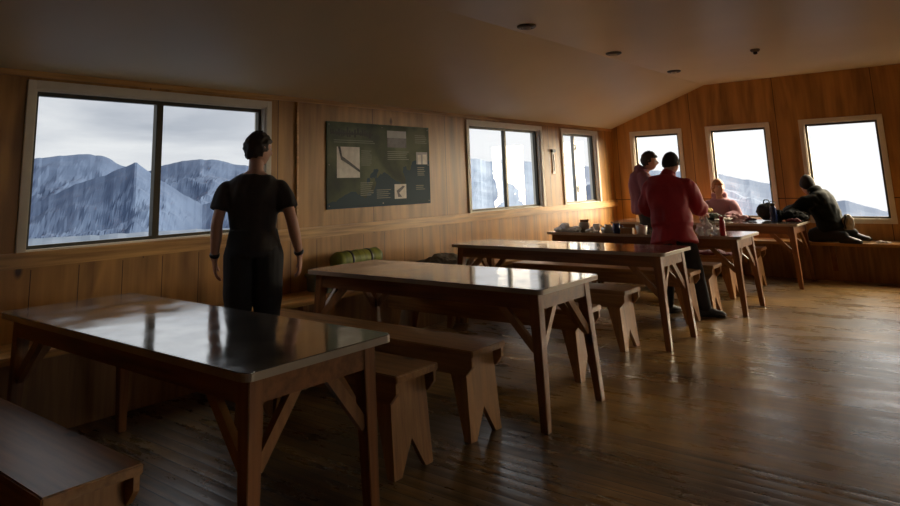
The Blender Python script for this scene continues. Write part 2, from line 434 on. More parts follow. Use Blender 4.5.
nwin = 0
def window(wallk, a, b, z0, z1, divs, label, sill=True, latch=False):
    """a,b,z0,z1 trim outer extents. Local frame: u along wall, n into room"""
    global nwin; nwin += 1
    if wallk == 'L':
        root = empty('window_%d' % nwin, (0, (a+b)/2, z0))
        def T(u0, u1, n0, n1, w0, w1): return (n0, n1, u0, u1, w0, w1)
    elif wallk == 'R':
        root = empty('window_%d' % nwin, (XR, (a+b)/2, z0))
        def T(u0, u1, n0, n1, w0, w1): return (-n1, -n0, u0, u1, w0, w1)
    else:
        root = empty('window_%d' % nwin, ((a+b)/2, D, z0))
        def T(u0, u1, n0, n1, w0, w1): return (u0, u1, -n1, -n0, w0, w1)
    tag(root, label, 'window', kind='structure')
    hw = (b-a)/2; H = z1-z0
    bot = TW if sill else 0.0
    bm = BM()
    bbox(bm, *T(-hw, -hw+TW, 0, .02, 0, H), .003); bbox(bm, *T(hw-TW, hw, 0, .02, 0, H), .003)
    bbox(bm, *T(-hw+TW, hw-TW, 0, .02, H-TW, H), .003)
    if sill: bbox(bm, *T(-hw+TW, hw-TW, 0, .02, 0, TW), .003)
    obj('window_trim', bm, M['trim'], root)
    iw = hw-TW
    bm = BM(); r = .012     # lining of the opening
    box(bm, *T(-iw, -iw+r, -TH+.005, 0, bot, H-TW)); box(bm, *T(iw-r, iw, -TH+.005, 0, bot, H-TW))
    box(bm, *T(-iw+r, iw-r, -TH+.005, 0, H-TW-r, H-TW)); box(bm, *T(-iw+r, iw-r, -TH+.005, 0, bot, bot+r))
    obj('window_reveal', bm, M['trim'], root)
    # aluminium frame
    w0 = iw-r; zb = bot+r; zt = H-TW-r; fw = .028
    n0, n1 = -.085, -.045
    bm = BM()
    box(bm, *T(-w0, -w0+fw, n0, n1, zb, zt)); box(bm, *T(w0-fw, w0, n0, n1, zb, zt))
    box(bm, *T(-w0+fw, w0-fw, n0, n1, zt-fw, zt)); box(bm, *T(-w0+fw, w0-fw, n0, n1, zb, zb+fw*.8))
    obj('window_frame', bm, M['alu'], root)
    edges = [-w0+fw]+[-hw+t*2*hw for t in divs]+[w0-fw]
    for t in divs:
        u = -hw+t*2*hw
        bm = BM(); box(bm, *T(u-.035, u-.004, n0+.004, n1+.012, zb+fw*.8, zt-fw)); box(bm, *T(u-.004, u+.028, n0-.01, n1-.006, zb+fw*.8, zt-fw))
        obj('window_mullion', bm, [M['alu'], M['alu_light']][1 if latch else 0], root)
    if latch:
        u = -hw+divs[0]*2*hw
        for zz in (zb+.2, zt-.2):
            bm = BM(); bbox(bm, *T(u+.0, u+.03, n1+.0121, n1+.03, zz-.05, zz+.05), .004)
            obj('latch', bm, M['alu_light'], root)
    e2 = edges
    for k in range(len(e2)-1):
        bm = BM(); g0 = e2[k]+(.028 if k > 0 else -.004); g1 = e2[k+1]-(.035 if k < len(e2)-2 else -.004)
        nn = (n0+n1)/2
        c = [T(g0, g1, nn, nn, zb+fw*.7, zt-fw*.9)]
        x0, x1, y0, y1, w0_, w1_ = c[0]
        if wallk == 'B': vs = [(x0, y0, w0_), (x1, y0, w0_), (x1, y0, w1_), (x0, y0, w1_)]
        else: vs = [(x0, y0, w0_), (x0, y1, w0_), (x0, y1, w1_), (x0, y0, w1_)]
        bm.faces.new([bm.verts.new(p) for p in vs])
        obj('glass_pane', bm, M['glass'], root)
    return root
window('L', *LW[0], *LZ, [.49], 'wide two-pane sliding window looking at blue mountains, behind the man in the black t-shirt', sill=False)
window('L', *LW[1], *LZ, [.52], 'two-pane sliding window in the middle of the side wall, right of the info panel', sill=False)
window('L', *LW[2], *LZ, [.42], 'narrow latched window in the side wall next to the far corner', sill=False, latch=True)
bl = ['tall window in the end wall nearest the corner, behind the two standing people',
      'tall window in the end wall behind the seated woman in pink',
      'tall window in the end wall behind the person in the black jacket',
      'fourth tall window along the end wall', 'fifth tall window along the end wall']
for (a, b), l in zip(BW, bl): window('B', a, b, *BZ, [], l)
for (a, b), l in zip(RW, ['unseen wide window added in the opposite side wall for light']): window('R', a, b, *LZ, [.5], l, sill=False)

# ------------------------------------------------------------------ built-in wall benches
def side_bench():
    r = empty('wall_bench', (0, 4.2, 0))
    tag(r, 'long fixed timber bench along the side wall below the windows', 'bench')
    y0, y1 = YN-4.2+.05, D-.5-4.2-.01
    bm = BM(); bbox(bm, .003, .42, y0, y1, .436, .476, .006); obj('seat', bm, M['rail'], r)
    bm = BM(); box(bm, .33, .35, y0, y1, 0.001, .436); obj('front_panel', bm, M['ply_dark'], r)
    for k in range(9):
        yy = y0+.5+k*1.45
        bm = BM(); prism(bm, [(.35, .434), (.41, .434), (.41, .40), (.35, .22)], 'y', yy-.02, yy+.02); obj('bracket', bm, M['table_leg'], r)
def end_bench():
    r = empty('wall_bench', (4.1, D, 0))
    tag(r, 'long fixed timber bench along the end wall below the tall windows', 'bench')
    x0, x1 = .003-4.1, XR-4.1-.01
    bm = BM(); bbox(bm, x0, x1, -.5, -.003, .436, .476, .006); obj('seat', bm, M['rail_x'], r)
    bm = BM(); box(bm, x0, x1, -.42, -.40, 0.001, .436); obj('front_panel', bm, M['ply_dark'], r)
    for k in range(7):
        xx = x0+.75+k*1.16
        bm = BM(); prism(bm, [(-.42, .434), (-.49, .434), (-.49, .40), (-.42, .12)], 'x', xx-.03, xx+.03); obj('bracket', bm, M['table_leg'], r)
side_bench(); end_bench()

# ------------------------------------------------------------------ tables
TABH = .76
def round_rect(x0, x1, y0, y1, r, n=5):
    P = []
    for cx, cy, a0 in ((x1-r, y1-r, 0), (x0+r, y1-r, 90), (x0+r, y0+r, 180), (x1-r, y0+r, 270)):
        for k in range(n+1):
            a = math.radians(a0+90*k/n); P.append((cx+r*math.cos(a), cy+r*math.sin(a)))
    return P
def table(x0, x1, y0, y1, topm, label, splay=.05):
    cx, cy = (x0+x1)/2, (y0+y1)/2; hx, hy = (x1-x0)/2, (y1-y0)/2
    r = empty('dining_table', (cx, cy, 0))
    tag(r, label, 'table', 'long dining tables in a row')
    bm = BM(); prism(bm, round_rect(-hx, hx, -hy, hy, .035), 'z', TABH-.030, TABH-.003)
    obj('edge_strip', bm, M['edge'], r)
    bm = BM(); prism(bm, round_rect(-hx+.003, hx-.003, -hy+.003, hy-.003, .034), 'z', TABH-.0029, TABH)
    obj('tabletop', bm, topm, r)
    i = .055; a0, a1 = TABH-.125, TABH-.0305
    for s in (-1, 1):
        bm = BM(); y = s*(hy-i); bbox(bm, -hx+i+.03, hx-i-.03, min(y, y-s*.025), max(y, y-s*.025), a0, a1, .002); obj('apron', bm, M['table'], r)
        bm = BM(); x = s*(hx-i); bbox(bm, min(x, x-s*.025), max(x, x-s*.025), -hy+i+.03, hy-i-.03, a0, a1, .002); obj('apron', bm, M['table'], r)
    for sx in (-1, 1):
        for sy in (-1, 1):
            tx, ty = sx*(hx-i-.032), sy*(hy-i-.032); bx_, by_ = tx+sx*splay, ty+sy*splay
            bm = BM(); strut(bm, (tx, ty, a1), (tx+sx*splay*.05, ty+sy*splay*.05, a0-.01), .066, .066, (0, 1, 0))
            bm.free(); bm = BM()
            w = .034; w2 = .023
            A = [bm.verts.new((tx+p*w, ty+q*w, a1)) for p, q in ((-1, -1), (1, -1), (1, 1), (-1, 1))]
            B = [bm.verts.new((bx_+p*w2, by_+q*w2, .001)) for p, q in ((-1, -1), (1, -1), (1, 1), (-1, 1))]
            bm.faces.new(A); bm.faces.new(B[::-1])
            for k in range(4): bm.faces.new((A[k], B[k], B[(k+1) % 4], A[(k+1) % 4]))
            bmesh.ops.recalc_face_normals(bm, faces=bm.faces)
            obj('leg', bm, M['table_leg'], r, bevel=.003)
            zz = .42; t = (a1-zz)/a1; lx, ly = tx+sx*splay*t, ty+sy*splay*t
            bm = BM(); strut(bm, (lx-sx*.025, ly, zz), (tx-sx*.24, ty, a0+.012), .03, .045, (0, 0, 1)); obj('brace', bm, M['brace'], r)
            bm = BM(); strut(bm, (lx, ly-sy*.025, zz), (tx, ty-sy*.20, a0+.012), .03, .045, (0, 0, 1)); obj('brace', bm, M['brace'], r)
    return r
table(.60, 2.756, 1.467, 2.20, M['top_grey'], 'large grey-topped table in the foreground reflecting the big window', .02)
table(.728, 2.72, 3.483, 4.236, M['top_brown'], 'second table from the camera, brown top with bright window reflections')
table(.473, 2.638, 5.602, 6.271, M['top_brown'], 'third table from the camera, in front of the person in red')
table(.586, 2.765, 7.338, 8.064, M['top_brown'], 'fourth table, with cups and cooking gear, behind the person in red')
table(.486, 2.881, 9.333, 10.17, M['top_brown'], 'farthest table below the end windows, piled with clothes')

# ------------------------------------------------------------------ benches
BH = .47
def bench(x0, x1, y0, y1):
    cx, cy = (x0+x1)/2, (y0+y1)/2; hx, hy = (x1-x0)/2, (y1-y0)/2
    r = empty('plank_bench', (cx, cy, 0))
    bm = BM(); bbox(bm, -hx, hx, -hy, hy, BH-.035, BH, .005); obj('seat', bm, M['bench'], r)
    for s in (-1, 1):
        bm = BM(); e = .012
        prism(bm, [(-hx+e, BH-.036), (hx-e, BH-.036), (hx-e, BH-.085), (hx-.055, BH-.135), (-hx+.055, BH-.135), (-hx+e, BH-.085)], 'y', s*(hy-.006), s*(hy-.028))
        obj('apron', bm, M['bench'], r)
    for s in (-1, 1):
        # end board with a V notch, cheeks tapering towards the floor
        bm = BM(); w = hy-.029; xe = s*(hx-.075)
        poly = [(-w, BH-.036), (w, BH-.036), (w, .001), (w*.62, .001), (0, .15), (-w*.62, .001), (-w, .001)]
        prism(bm, poly, 'x', xe, xe-s*.028)
        for q in (-1, 1):
            ch = [(xe-s*.0281, BH-.036), (xe-s*.125, BH-.036), (xe-s*.045, .001), (xe-s*.0281, .001)]
            prism(bm, ch, 'y', q*w, q*(w-.024))
        for v in bm.verts: v.co.x += s*(1-v.co.z/BH)*.035; v.co.y *= 1+(1-v.co.z/BH)*.10
        obj('leg', bm, M['bench_leg'], r)
    return r
BE = 2.46
bl = [((.46, 2.43, .975, 1.30), 'dark bench cut off by the corner of the picture, in front of the grey-topped table'),
      ((1.12, BE, 2.545, 2.865), 'bench just beyond the grey-topped foreground table'),
      ((.50, BE+.02, 3.135, 3.46), 'bench standing against the near side of the second table'),
      ((.62, BE, 4.45, 4.77), 'bench beyond the second table, between it and the third'),
      ((.50, 2.37, 5.40, 5.72), 'bench tucked under the near side of the third table'),
      ((.50, BE, 6.69, 7.0), 'bench beyond the third table, at the heels of the person in red'),
      ((.62, BE+.02, 7.32, 7.62), 'bench tucked under the fourth table, before the person in red'),
      ((.62, 2.42, 8.26, 8.56), 'bench beyond the fourth table carrying a folded dark cloth'),
      ((.62, BE+.01, 9.22, 9.52), 'bench tucked under the near side of the farthest table')]
for a, l in bl: tag(bench(*a), l, 'bench', 'plank benches with notched ends')

# ------------------------------------------------------------------ info panel, thermometer, ceiling fittings
def panel_mat():
    m, nt, b = newmat('printed_panel'); N = nt.nodes; L = nt.links
    tc = N.new('ShaderNodeTexCoord'); sx = N.new('ShaderNodeSeparateXYZ'); L.new(tc.outputs['Object'], sx.inputs[0])
    n = N.new('ShaderNodeTexNoise'); n.inputs['Scale'].default_value = 2.6; n.inputs['Detail'].default_value = 5; L.new(tc.outputs['Object'], n.inputs['Vector'])
    cr = ramp(N, [(.35, (.035, .05, .04)), (.5, (.075, .10, .055)), (.62, (.13, .15, .085))]); L.new(n.outputs['Fac'], cr.inputs['Fac'])
    def gt(a, v):
        q = N.new('ShaderNodeMath'); q.operation = 'GREATER_THAN'; L.new(a, q.inputs[0]); q.inputs[1].default_value = v; return q.outputs[0]
    # blue lake in the lower left: z below a noisy line
    ma = N.new('ShaderNodeMath'); ma.operation = 'MULTIPLY_ADD'; ma.inputs[1].default_value = .9; L.new(n.outputs['Fac'], ma.inputs[0])
    yy = N.new('ShaderNodeMath'); yy.operation = 'MULTIPLY_ADD'; yy.inputs[1].default_value = .28; yy.inputs[2].default_value = -.27; L.new(sx.outputs['Y'], yy.inputs[0])
    ab = N.new('ShaderNodeMath'); ab.operation = 'SUBTRACT'; L.new(yy.outputs[0], ab.inputs[0]); L.new(sx.outputs['Z'], ab.inputs[1])
    L.new(ab.outputs[0], ma.inputs[2])
    lake = gt(ma.outputs[0], .33)
    mx = N.new('ShaderNodeMix'); mx.data_type = 'RGBA'; mx.inputs['B'].default_value = (.022, .06, .085, 1)
    L.new(lake, mx.inputs['Factor']); L.new(cr.outputs['Color'], mx.inputs['A']); L.new(mx.outputs['Result'], b.inputs['Base Color'])
    b.inputs['Roughness'].default_value = .7
    return m
M['panel'] = panel_mat()
M['paper'] = plain('printed_photo_pale', (.66, .62, .56), .5, vary=.35, scale=18)
M['print_dark'] = plain('printed_ink', (.02, .02, .018), .5)
M['print_pale'] = plain('printed_text_pale', (.26, .28, .22), .5, vary=.1)
M['photo_sky'] = plain('printed_photo_sky', (.36, .36, .36), .5)
M['photo_land'] = plain('printed_photo_land', (.13, .12, .13), .5, vary=.5, scale=30)
pr = empty('information_panel', (.001, 5.115, 1.565))
tag(pr, 'large green and blue printed information panel on the plywood wall', 'information panel')
PW, PH = .765, .41
bm = BM(); bbox(bm, 0, .012, -PW, PW, -PH, PH, .003); obj('board', bm, M['panel'], pr)
def flat(name, y0, y1, z0, z1, m, d=.0125, par=None):
    bm = BM(); box(bm, d, d+.0012, y0, y1, z0, z1); return obj(name, bm, m, par or pr)
def uv(u, v): return (-PW+u*2*PW, PH-v*2*PH)
def prect(name, u0, v0, u1, v1, m, d=.0125, par=None):
    a = uv(u0, v0); b_ = uv(u1, v1); return flat(name, a[0], b_[0], b_[1], a[1], m, d, par)
ph = prect('bird_photo', .085, .29, .285, .65, M['paper'])
bm = BM()     # a dark branch crossing the photo
pts = [(.095, .29), (.115, .29), (.13, .40), (.20, .47), (.285, .56), (.285, .59), (.19, .50), (.12, .44)]
prism(bm, [uv(*p) for p in pts], 'x', .0138, .0146); obj('branch_print', bm, M['print_dark'], ph)
p2 = prect('landscape_photo', .55, .07, .745, .28, M['photo_sky'])
prect('land_print', .55, .16, .745, .28, M['photo_land'], .0138, p2)
p3 = prect('small_photo', .85, .33, .975, .49, M['photo_sky'])
prect('small_print', .865, .37, .90, .49, M['paper'], .0138, p3); prect('small_print', .92, .36, .965, .49, M['paper'], .0138, p3)
p4 = prect('map_print', .615, .74, .735, .92, M['paper'])
bm = BM(); pts = [(.635, .82), (.70, .76), (.72, .77), (.66, .85), (.69, .90), (.65, .90)]
prism(bm, [uv(*p) for p in pts], 'x', .0138, .0146); obj('line_print', bm, M['photo_land'], p4)
# heading (script-like dark strokes) and columns of tiny text
bm = BM(); u = .03; random.seed(3)
while u < .39:
    w = random.uniform(.008, .02); v0 = random.uniform(.06, .11); v1 = random.uniform(.13, .18)
    a = uv(u, v0); b_ = uv(u+w, v1); box(bm, .0125, .0135, a[0], b_[0], b_[1], a[1]); 
    a = uv(u, .125); b_ = uv(u+w*2, .145); box(bm, .0125, .0136, a[0], b_[0], b_[1], a[1]); u += w*1.5
obj('heading_print', bm, M['print_dark'], pr)
for (u0, v0, u1, rows) in ((.30, .33, .40, 8), (.29, .71, .41, 7), (.55, .33, .78, 5), (.44, .80, .58, 5), (.84, .11, .97, 5), (.86, .53, .95, 5), (.06, .21, .46, 2), (.84, .76, .94, 3)):
    bm = BM()
    for k in range(rows):
        a = uv(u0, v0+k*.024); b_ = uv(u0+(u1-u0)*random.uniform(.8, 1), v0+k*.024+.007); box(bm, .0125, .0132, a[0], b_[0], b_[1], a[1])
    obj('text_block', bm, M['print_pale'], pr)
for y in (-PW+.03, 0, PW-.03):
    for z in (-PH+.03, PH-.03, 0):
        if y == 0 and z == 0: continue
        bm = BM()
        bmesh.ops.create_cone(bm, cap_ends=True, segments=12, radius1=.007, radius2=.005, depth=.004, matrix=Matrix.Translation((.0142, y, z)) @ Matrix.Rotation(PI/2, 4, 'Y'))
        obj('screw', bm, M['alu_light'], pr)

M['white_plastic'] = plain('white_plastic', (.82, .80, .76), .4, vary=.06)
tr = empty('thermometer', (.001, 8.69, 1.45)); tag(tr, 'narrow white thermometer strip with a dark cap between two side windows', 'thermometer')
bm = BM(); bbox(bm, 0, .012, -.035, .035, 0, .30, .003); obj('strip', bm, M['white_plastic'], tr)
bm = BM(); bbox(bm, 0, .03, -.05, .05, .30, .345, .006); obj('cap', bm, M['rubber'], tr)
bm = BM(); limb(bm, [(.015, 0, .04), (.015, 0, .27)], [.004, .004], n=8, sub=1); obj('tube', bm, M['dark_red'], tr)

M['fitting'] = plain('brushed_light_fitting', (.16, .13, .10), .35, metal=.5)
for (x, y), l in zip([(1.74, 5.18), (1.73, 7.05), (1.74, 8.91)], ['round ceiling light nearest the camera', 'middle one of the three round ceiling lights', 'round ceiling light nearest the end wall']):
    r = empty('ceiling_light', (x, y, ZR)); tag(r, l+', unlit', 'ceiling light', 'round ceiling lights')
    bm = BM(); lathe(bm, [(.085, 0.001), (.085, -.012), (.07, -.022), (.05, -.022), (.048, -.006), (.047, .0005)], 28); obj('ring', bm, M['fitting'], r, smooth=True)
    bm = BM(); lathe(bm, [(.04, -.0071), (.042, -.018), (.03, -.034), (.008, -.04)], 20); obj('bulb', bm, M['trim'], r, smooth=True)
r = empty('smoke_detector', (2.93, 8.08, ZR)); tag(r, 'small dark detector on the flat of the ceiling, right of the lights', 'detector')
bm = BM(); lathe(bm, [(.05, 0.001), (.05, -.015), (.035, -.03)], 24); obj('base', bm, M['fitting'], r, smooth=True)
bm = BM(); lathe(bm, [(.022, -.0301), (.022, -.05), (.01, -.058)], 16); obj('sensor', bm, M['rubber'], r, smooth=True)

# ------------------------------------------------------------------ people
def head_geo(bm, c, R, s=1.0, shrink=None, n=40, m=28):
    """c centre, R 3x3 (x right, y forward, z up)"""
    rows = []
    for i in range(m+1):
        th = PI*i/m; row = []
        for k in range(n):
            ph = 2*PI*k/n
            x = math.sin(th)*math.sin(ph); y = math.sin(th)*math.cos(ph); z = math.cos(th)
            p = headshape(x, y, z)
            if shrink: p = shrink(p, (x, y, z))
            row.append(p*s)
        rows.append(row)
    top = bm.verts.new(Vector(c)+R @ rows[0][0]); bot = bm.verts.new(Vector(c)+R @ rows[m][0])
    vr = [[bm.verts.new(Vector(c)+R @ p) for p in row] for row in rows[1:m]]
    for k in range(n):
        k2 = (k+1) % n
        bm.faces.new((top, vr[0][k], vr[0][k2])); bm.faces.new((bot, vr[-1][k2], vr[-1][k]))
        for i in range(m-2): bm.faces.new((vr[i][k], vr[i+1][k], vr[i+1][k2], vr[i][k2]))

def g(a, s): return math.exp(-(a/s)**2)
def headshape(x, y, z):
    """unit direction -> head surface point, about 0.23 m tall; y forward"""
    X = x*.076; Y = y*.096; Z = z*.117
    if z < 0:
        t = -z
        X *= 1-.28*t*t; 
        if y < 0: Y *= 1-.35*t
        else: Y *= 1-.04*t
    else:
        Y -= .008*z
    if y > 0:
        Y = Y*(1-.10*abs(x)*y)
        Y += .024*g(X, .012)*g(Z+.014, .020)*y       # nose
        Y += .007*g(X, .014)*g(Z-.008, .02)*y
        Y += .005*g(abs(X)-.03, .022)*g(Z-.036, .012)  # brow
        Y -= .010*g(abs(X)-.031, .014)*g(Z-.014, .012) # sockets
        Y += .007*g(X, .024)*g(Z+.056, .010)           # lips
        Y -= .004*g(X, .03)*g(Z+.044, .006)
        Y += .010*g(X, .026)*g(Z+.094, .018)           # chin
        Y += .004*g(abs(X)-.045, .02)*g(Z+.02, .02)
    return Vector((X, Y, Z))

def basis(yaw, pitch=0, roll=0):
    return (Matrix.Rotation(yaw, 3, 'Z') @ Matrix.Rotation(pitch, 3, 'X') @ Matrix.Rotation(roll, 3, 'Y'))

def hand_geo(bm, w, d, nrm, side, s=1.0, curl=.5):
    """palm loft + four fingers + thumb. w wrist, d hand direction, nrm palm normal, side = +1 thumb towards d x nrm"""
    d = Vector(d).normalized(); nrm = Vector(nrm); nrm = (nrm-d*d.dot(nrm)).normalized(); t = d.cross(nrm)*side
    w = Vector(w)
    loft(bm, [(w-d*.03*s, t, nrm, .026*s, .019*s), (w, t, nrm, .027*s, .018*s), (w+d*.03*s, t, nrm, .037*s, .016*s), (w+d*.065*s, t, nrm, .042*s, .014*s), (w+d*.092*s, t, nrm, .040*s, .011*s), (w+d*.098*s, t, nrm, .034*s, .006*s)], 16)
    for k, (off, ln) in enumerate(((.031, .072), (.0105, .082), (-.0105, .076), (-.030, .058))):
        p = w+d*(.085*s)+t*off*s; dd = d.copy(); pts = [p]; a = curl*(.9+.12*k)
        for q, seg in enumerate((.45, .32, .23)):
            ang = a*(.5+.5*q)
            ddn = (dd*math.cos(ang*.6)+nrm*math.sin(ang*.6)).normalized()
            nn = (nrm-ddn*ddn.dot(nrm)).normalized(); dd = ddn; nrm2 = nn
            p = p+dd*ln*seg*s; pts.append(p.copy())
        limb(bm, pts, [.0092*s, .0088*s, .008*s, .0068*s], n=8, sub=2)
    p = w+d*.022*s+t*.026*s
    q1 = p+(t*.75+d*.75+nrm*.25).normalized()*.04*s; q2 = q1+(t*.25+d*.9+nrm*.35).normalized()*.032*s; q3 = q2+(d*.9+nrm*.45).normalized()*.024*s
    limb(bm, [p, q1, q2, q3], [.0135*s, .0115*s, .010*s, .0078*s], n=8, sub=2)

def foot_geo(bm, ank, d, s=1.0):
    d = Vector(d); d.z = 0; d.normalize(); x = Vector((d.y, -d.x, 0)); z = Vector((0, 0, 1)); a = Vector(ank)
    g0 = a.z-.09*s
    def P(f, h): return Vector((a.x, a.y, g0))+d*f*s+z*h*s
    # rings upright, running heel -> toe
    loft(bm, [(P(-.085, .035), x, z, .018*s, .026*s), (P(-.07, .045), x, z, .036*s, .044*s), (P(-.03, .058), x, z, .042*s, .057*s), (P(.02, .055), x, z, .044*s, .054*s), (P(.08, .042), x, z, .050*s, .041*s), (P(.13, .034), x, z, .050*s, .033*s), (P(.17, .028), x, z, .040*s, .027*s), (P(.19, .024), x, z, .02*s, .018*s)], 18)

def torso_rings(J, grow, top=True, low=-.06, scale=1.0, w=1.0):
    """pelvis, waist, chest, neck with side vectors"""
    P, C_, N_ = J['pelvis'], J['chest'], J['neck']
    sh = (J['sho_r']-J['sho_l']).normalized(); hp = (J['hip_r']-J['hip_l']).normalized()
    pts = []
    spec = [(-.30, .0, .150, .105), (-.12, 0, .168, .118), (.12, 0, .163, .115), (.38, 0, .142, .102), (.62, 0, .150, .110), (.85, 0, .168, .118), (1.0, 0, .175, .115), (1.10, 0, .178, .105), (1.19, 0, .162, .092), (1.26, 0, .138, .082), (1.32, 0, .108, .072), (1.37, 0, .080, .062), (1.42, 0, .058, .055)]
    out = []
    W_ = P.lerp(C_, .45)+(J.get('bend', Vector((0, 0, 0))))
    for t, _, rx, ry in spec:
        if t < low: continue
        if t <= 1.0:
            a = max(t, 0)
            c = P*(1-a)**2+W_*2*a*(1-a)+C_*a*a if t >= 0 else P+(P-W_)*(-t)*1.0
            dd = (W_-P)*(1-a)+(C_-W_)*a
        else:
            c = C_.lerp(N_, (t-1)/.42); dd = N_-C_
        s = hp.lerp(sh, min(max(t, 0), 1)).normalized()
        dn = dd.normalized(); s = (s-dn*dn.dot(s)).normalized(); f = dn.cross(s)
        out.append((c, s, f, rx*w*scale+grow, ry*w*scale+grow))
    return out

def person(J, loc, yaw, label, S, cloth):
    """J joints in local space (x right, y forward). cloth: dict"""
    J = {k: Vector(v)*S if not isinstance(v, (int, float)) else v for k, v in J.items()}
    root = empty('person', loc, yaw)
    tag(root, label, 'person', 'people in the room')
    vox = cloth.get('vox', .008)
    w = cloth.get('w', 1.0)
    # ---- body, one continuous mesh
    bm = BM()
    loft(bm, torso_rings(J, -.012, low=-.2, scale=S, w=w), 28)
    for s in ('l', 'r'):
        limb(bm, [J['sho_'+s]*.7+J['chest']*.3, J['sho_'+s]-Vector((0, 0, .050)), J['sho_'+s].lerp(J['elb_'+s], .5), J['elb_'+s], J['elb_'+s].lerp(J['wri_'+s], .35), J['wri_'+s]],
             [r_*S for r_ in (.035, .043, .042, .039, .040, .026)])
        limb(bm, [J['hip_'+s], J['hip_'+s].lerp(J['kne_'+s], .5), J['kne_'+s], J['kne_'+s].lerp(J['ank_'+s], .35), J['ank_'+s]],
             [r_*S for r_ in (.085, .072, .054, .052, .036)])
    hc = J['head']; HR = basis(J['hyaw'], J.get('hpitch', 0), J.get('hroll', 0))
    nk = J['neck']
    limb(bm, [J['chest'].lerp(nk, .6), nk, hc+HR @ Vector((0, -.012, -.06))*S], [.06*S, .052*S, .05*S], sub=4)
    head_geo(bm, hc, HR, S*J.get('hs', 1.0))
    for sx in (-1, 1):   # ears
        e = hc+HR @ Vector((sx*.078, -.008, .0))*S
        loft(bm, [(e+HR @ Vector((-sx*.008, .004, 0))*S, HR @ Vector((0, 1, 0)), HR @ Vector((0, 0, 1)), .014*S, .028*S), (e, HR @ Vector((0, 1, 0)), HR @ Vector((0, 0, 1)), .017*S, .033*S), (e+HR @ Vector((sx*.008, -.004, .002))*S, HR @ Vector((0, 1, 0)), HR @ Vector((0, 0, 1)), .013*S, .028*S)], 14)
    b = remesh(bm, vox*.8, 3)
    for s, sd in (('l', -1), ('r', 1)):
        d = J.get('hd_'+s, J['wri_'+s]-J['elb_'+s]); nn = J.get('hn_'+s, Vector((-sd, 0, 0)))
        hb = BM(); hand_geo(hb, J['wri_'+s], d, nn, J.get('ht_'+s, 1), S, J.get('curl', .55)); merge(b, hb)
    # eyes
    me_i = []
    eb = BM()
    for sx in (-1, 1):
        bmesh.ops.create_uvsphere(eb, u_segments=12, v_segments=8, radius=.0125*S, matrix=Matrix.Translation(hc+HR @ Vector((sx*.031, .0735, .013))*S))
    for f in eb.faces: f.material_index = 1
    me = bpy.data.meshes.new('e'); eb.to_mesh(me); eb.free(); b.from_mesh(me); bpy.data.meshes.remove(me)
    body = obj('body', b, [M['skin'], EYE], root, smooth=True)
    # ---- trousers
    bm = BM(); gt = cloth.get('tg', .018)
    rings = [r_ for r_ in torso_rings(J, gt-.006, low=-.35, scale=S, w=w)][:4]
    loft(bm, rings, 28)
    for s in ('l', 'r'):
        rr = [(.088+gt)*S, (.078+gt)*S, (.062+gt)*S, (.058+gt)*S, (.046+gt)*S]
        a = J['ank_'+s]+(J['kne_'+s]-J['ank_'+s]).normalized()*.015
        limb(bm, [J['hip_'+s], J['hip_'+s].lerp(J['kne_'+s], .5), J['kne_'+s], J['kne_'+s].lerp(J['ank_'+s], .35), a], rr, round_ends=True)
    obj('trousers', remesh(bm, vox, 4, .007, (8, 8, 5), 3), cloth['tm'], root, smooth=True)
    for s in ('l', 'r'):
        bm = BM(); foot_geo(bm, J['ank_'+s], J.get('fd_'+s, Vector((0, 1, 0))), S)
        limb(bm, [J['ank_'+s]+Vector((0, 0, -.03)), J['ank_'+s]+(J['kne_'+s]-J['ank_'+s]).normalized()*.03], [.045*S, .043*S], sub=2)
        obj('shoe', remesh(bm, vox, 3), M['shoe'], root, smooth=True)
    # ---- top
    bm = BM(); gt = cloth['g']; low = cloth.get('low', -.12)
    rg = torso_rings(J, gt, low=-.35 if low < -.15 else -.14, scale=S, w=w)[:-1]
    c, xa, ya, rx, ry = rg[-1]; rg[-1] = (c-(J['neck']-J['chest']).normalized()*.012, xa, ya, rx*.92, ry*.92)
    if low < -.35:    # long jacket skirt
        c, xa, ya, rx, ry = rg[0]; dn = (rg[0][0]-rg[1][0]).normalized()
        rg.insert(0, (c+dn*(-low-.3)*.5, xa, ya, rx+.03, ry+.02))
    loft(bm, rg, 28)
    sl = cloth['sleeve']
    for s in ('l', 'r'):
        ctr = (J['chest']*.35+J['neck']*.65)
        path = [J['sho_'+s].lerp(ctr, .55)-Vector((0, 0, .045)), J['sho_'+s]-Vector((0, 0, .045))]
        rr = [(.024+gt)*S, (.043+gt)*S]
        if sl == 'short':
            path += [J['sho_'+s].lerp(J['elb_'+s], .35), J['sho_'+s].lerp(J['elb_'+s], .70)]
            rr += [(.054+gt)*S, (.056+gt)*S]
            limb(bm, path, rr, round_ends=False)
        else:
            e = J['wri_'+s].lerp(J['elb_'+s], .04)
            path += [J['sho_'+s].lerp(J['elb_'+s], .5), J['elb_'+s], J['elb_'+s].lerp(J['wri_'+s], .4), e]
            rr += [(.052+gt)*S, (.050+gt)*S, (.046+gt)*S, (.036+gt*.6)*S]
            limb(bm, path, rr, round_ends=False)
    if cloth.get('hood'):
        c = J['neck']; up = (J['head']-c).normalized(); bk = -(Matrix.Rotation(J['hyaw']*.4, 3, 'Z') @ Vector((0, 1, 0)))
        x, y = frame(up, (1, 0, 0))
        loft(bm, [(c-up*.05*S+bk*.05*S, x, y, .09*S, .07*S), (c-up*.01*S+bk*.055*S, x, y, .115*S, .085*S), (c+up*.03*S+bk*.05*S, x, y, .115*S, .085*S), (c+up*.06*S+bk*.04*S, x, y, .095*S, .07*S)], 20)
    elif cloth.get('collar'):
        c = J['neck']; up = (J['head']-c).normalized(); x, y = frame(up, (1, 0, 0))
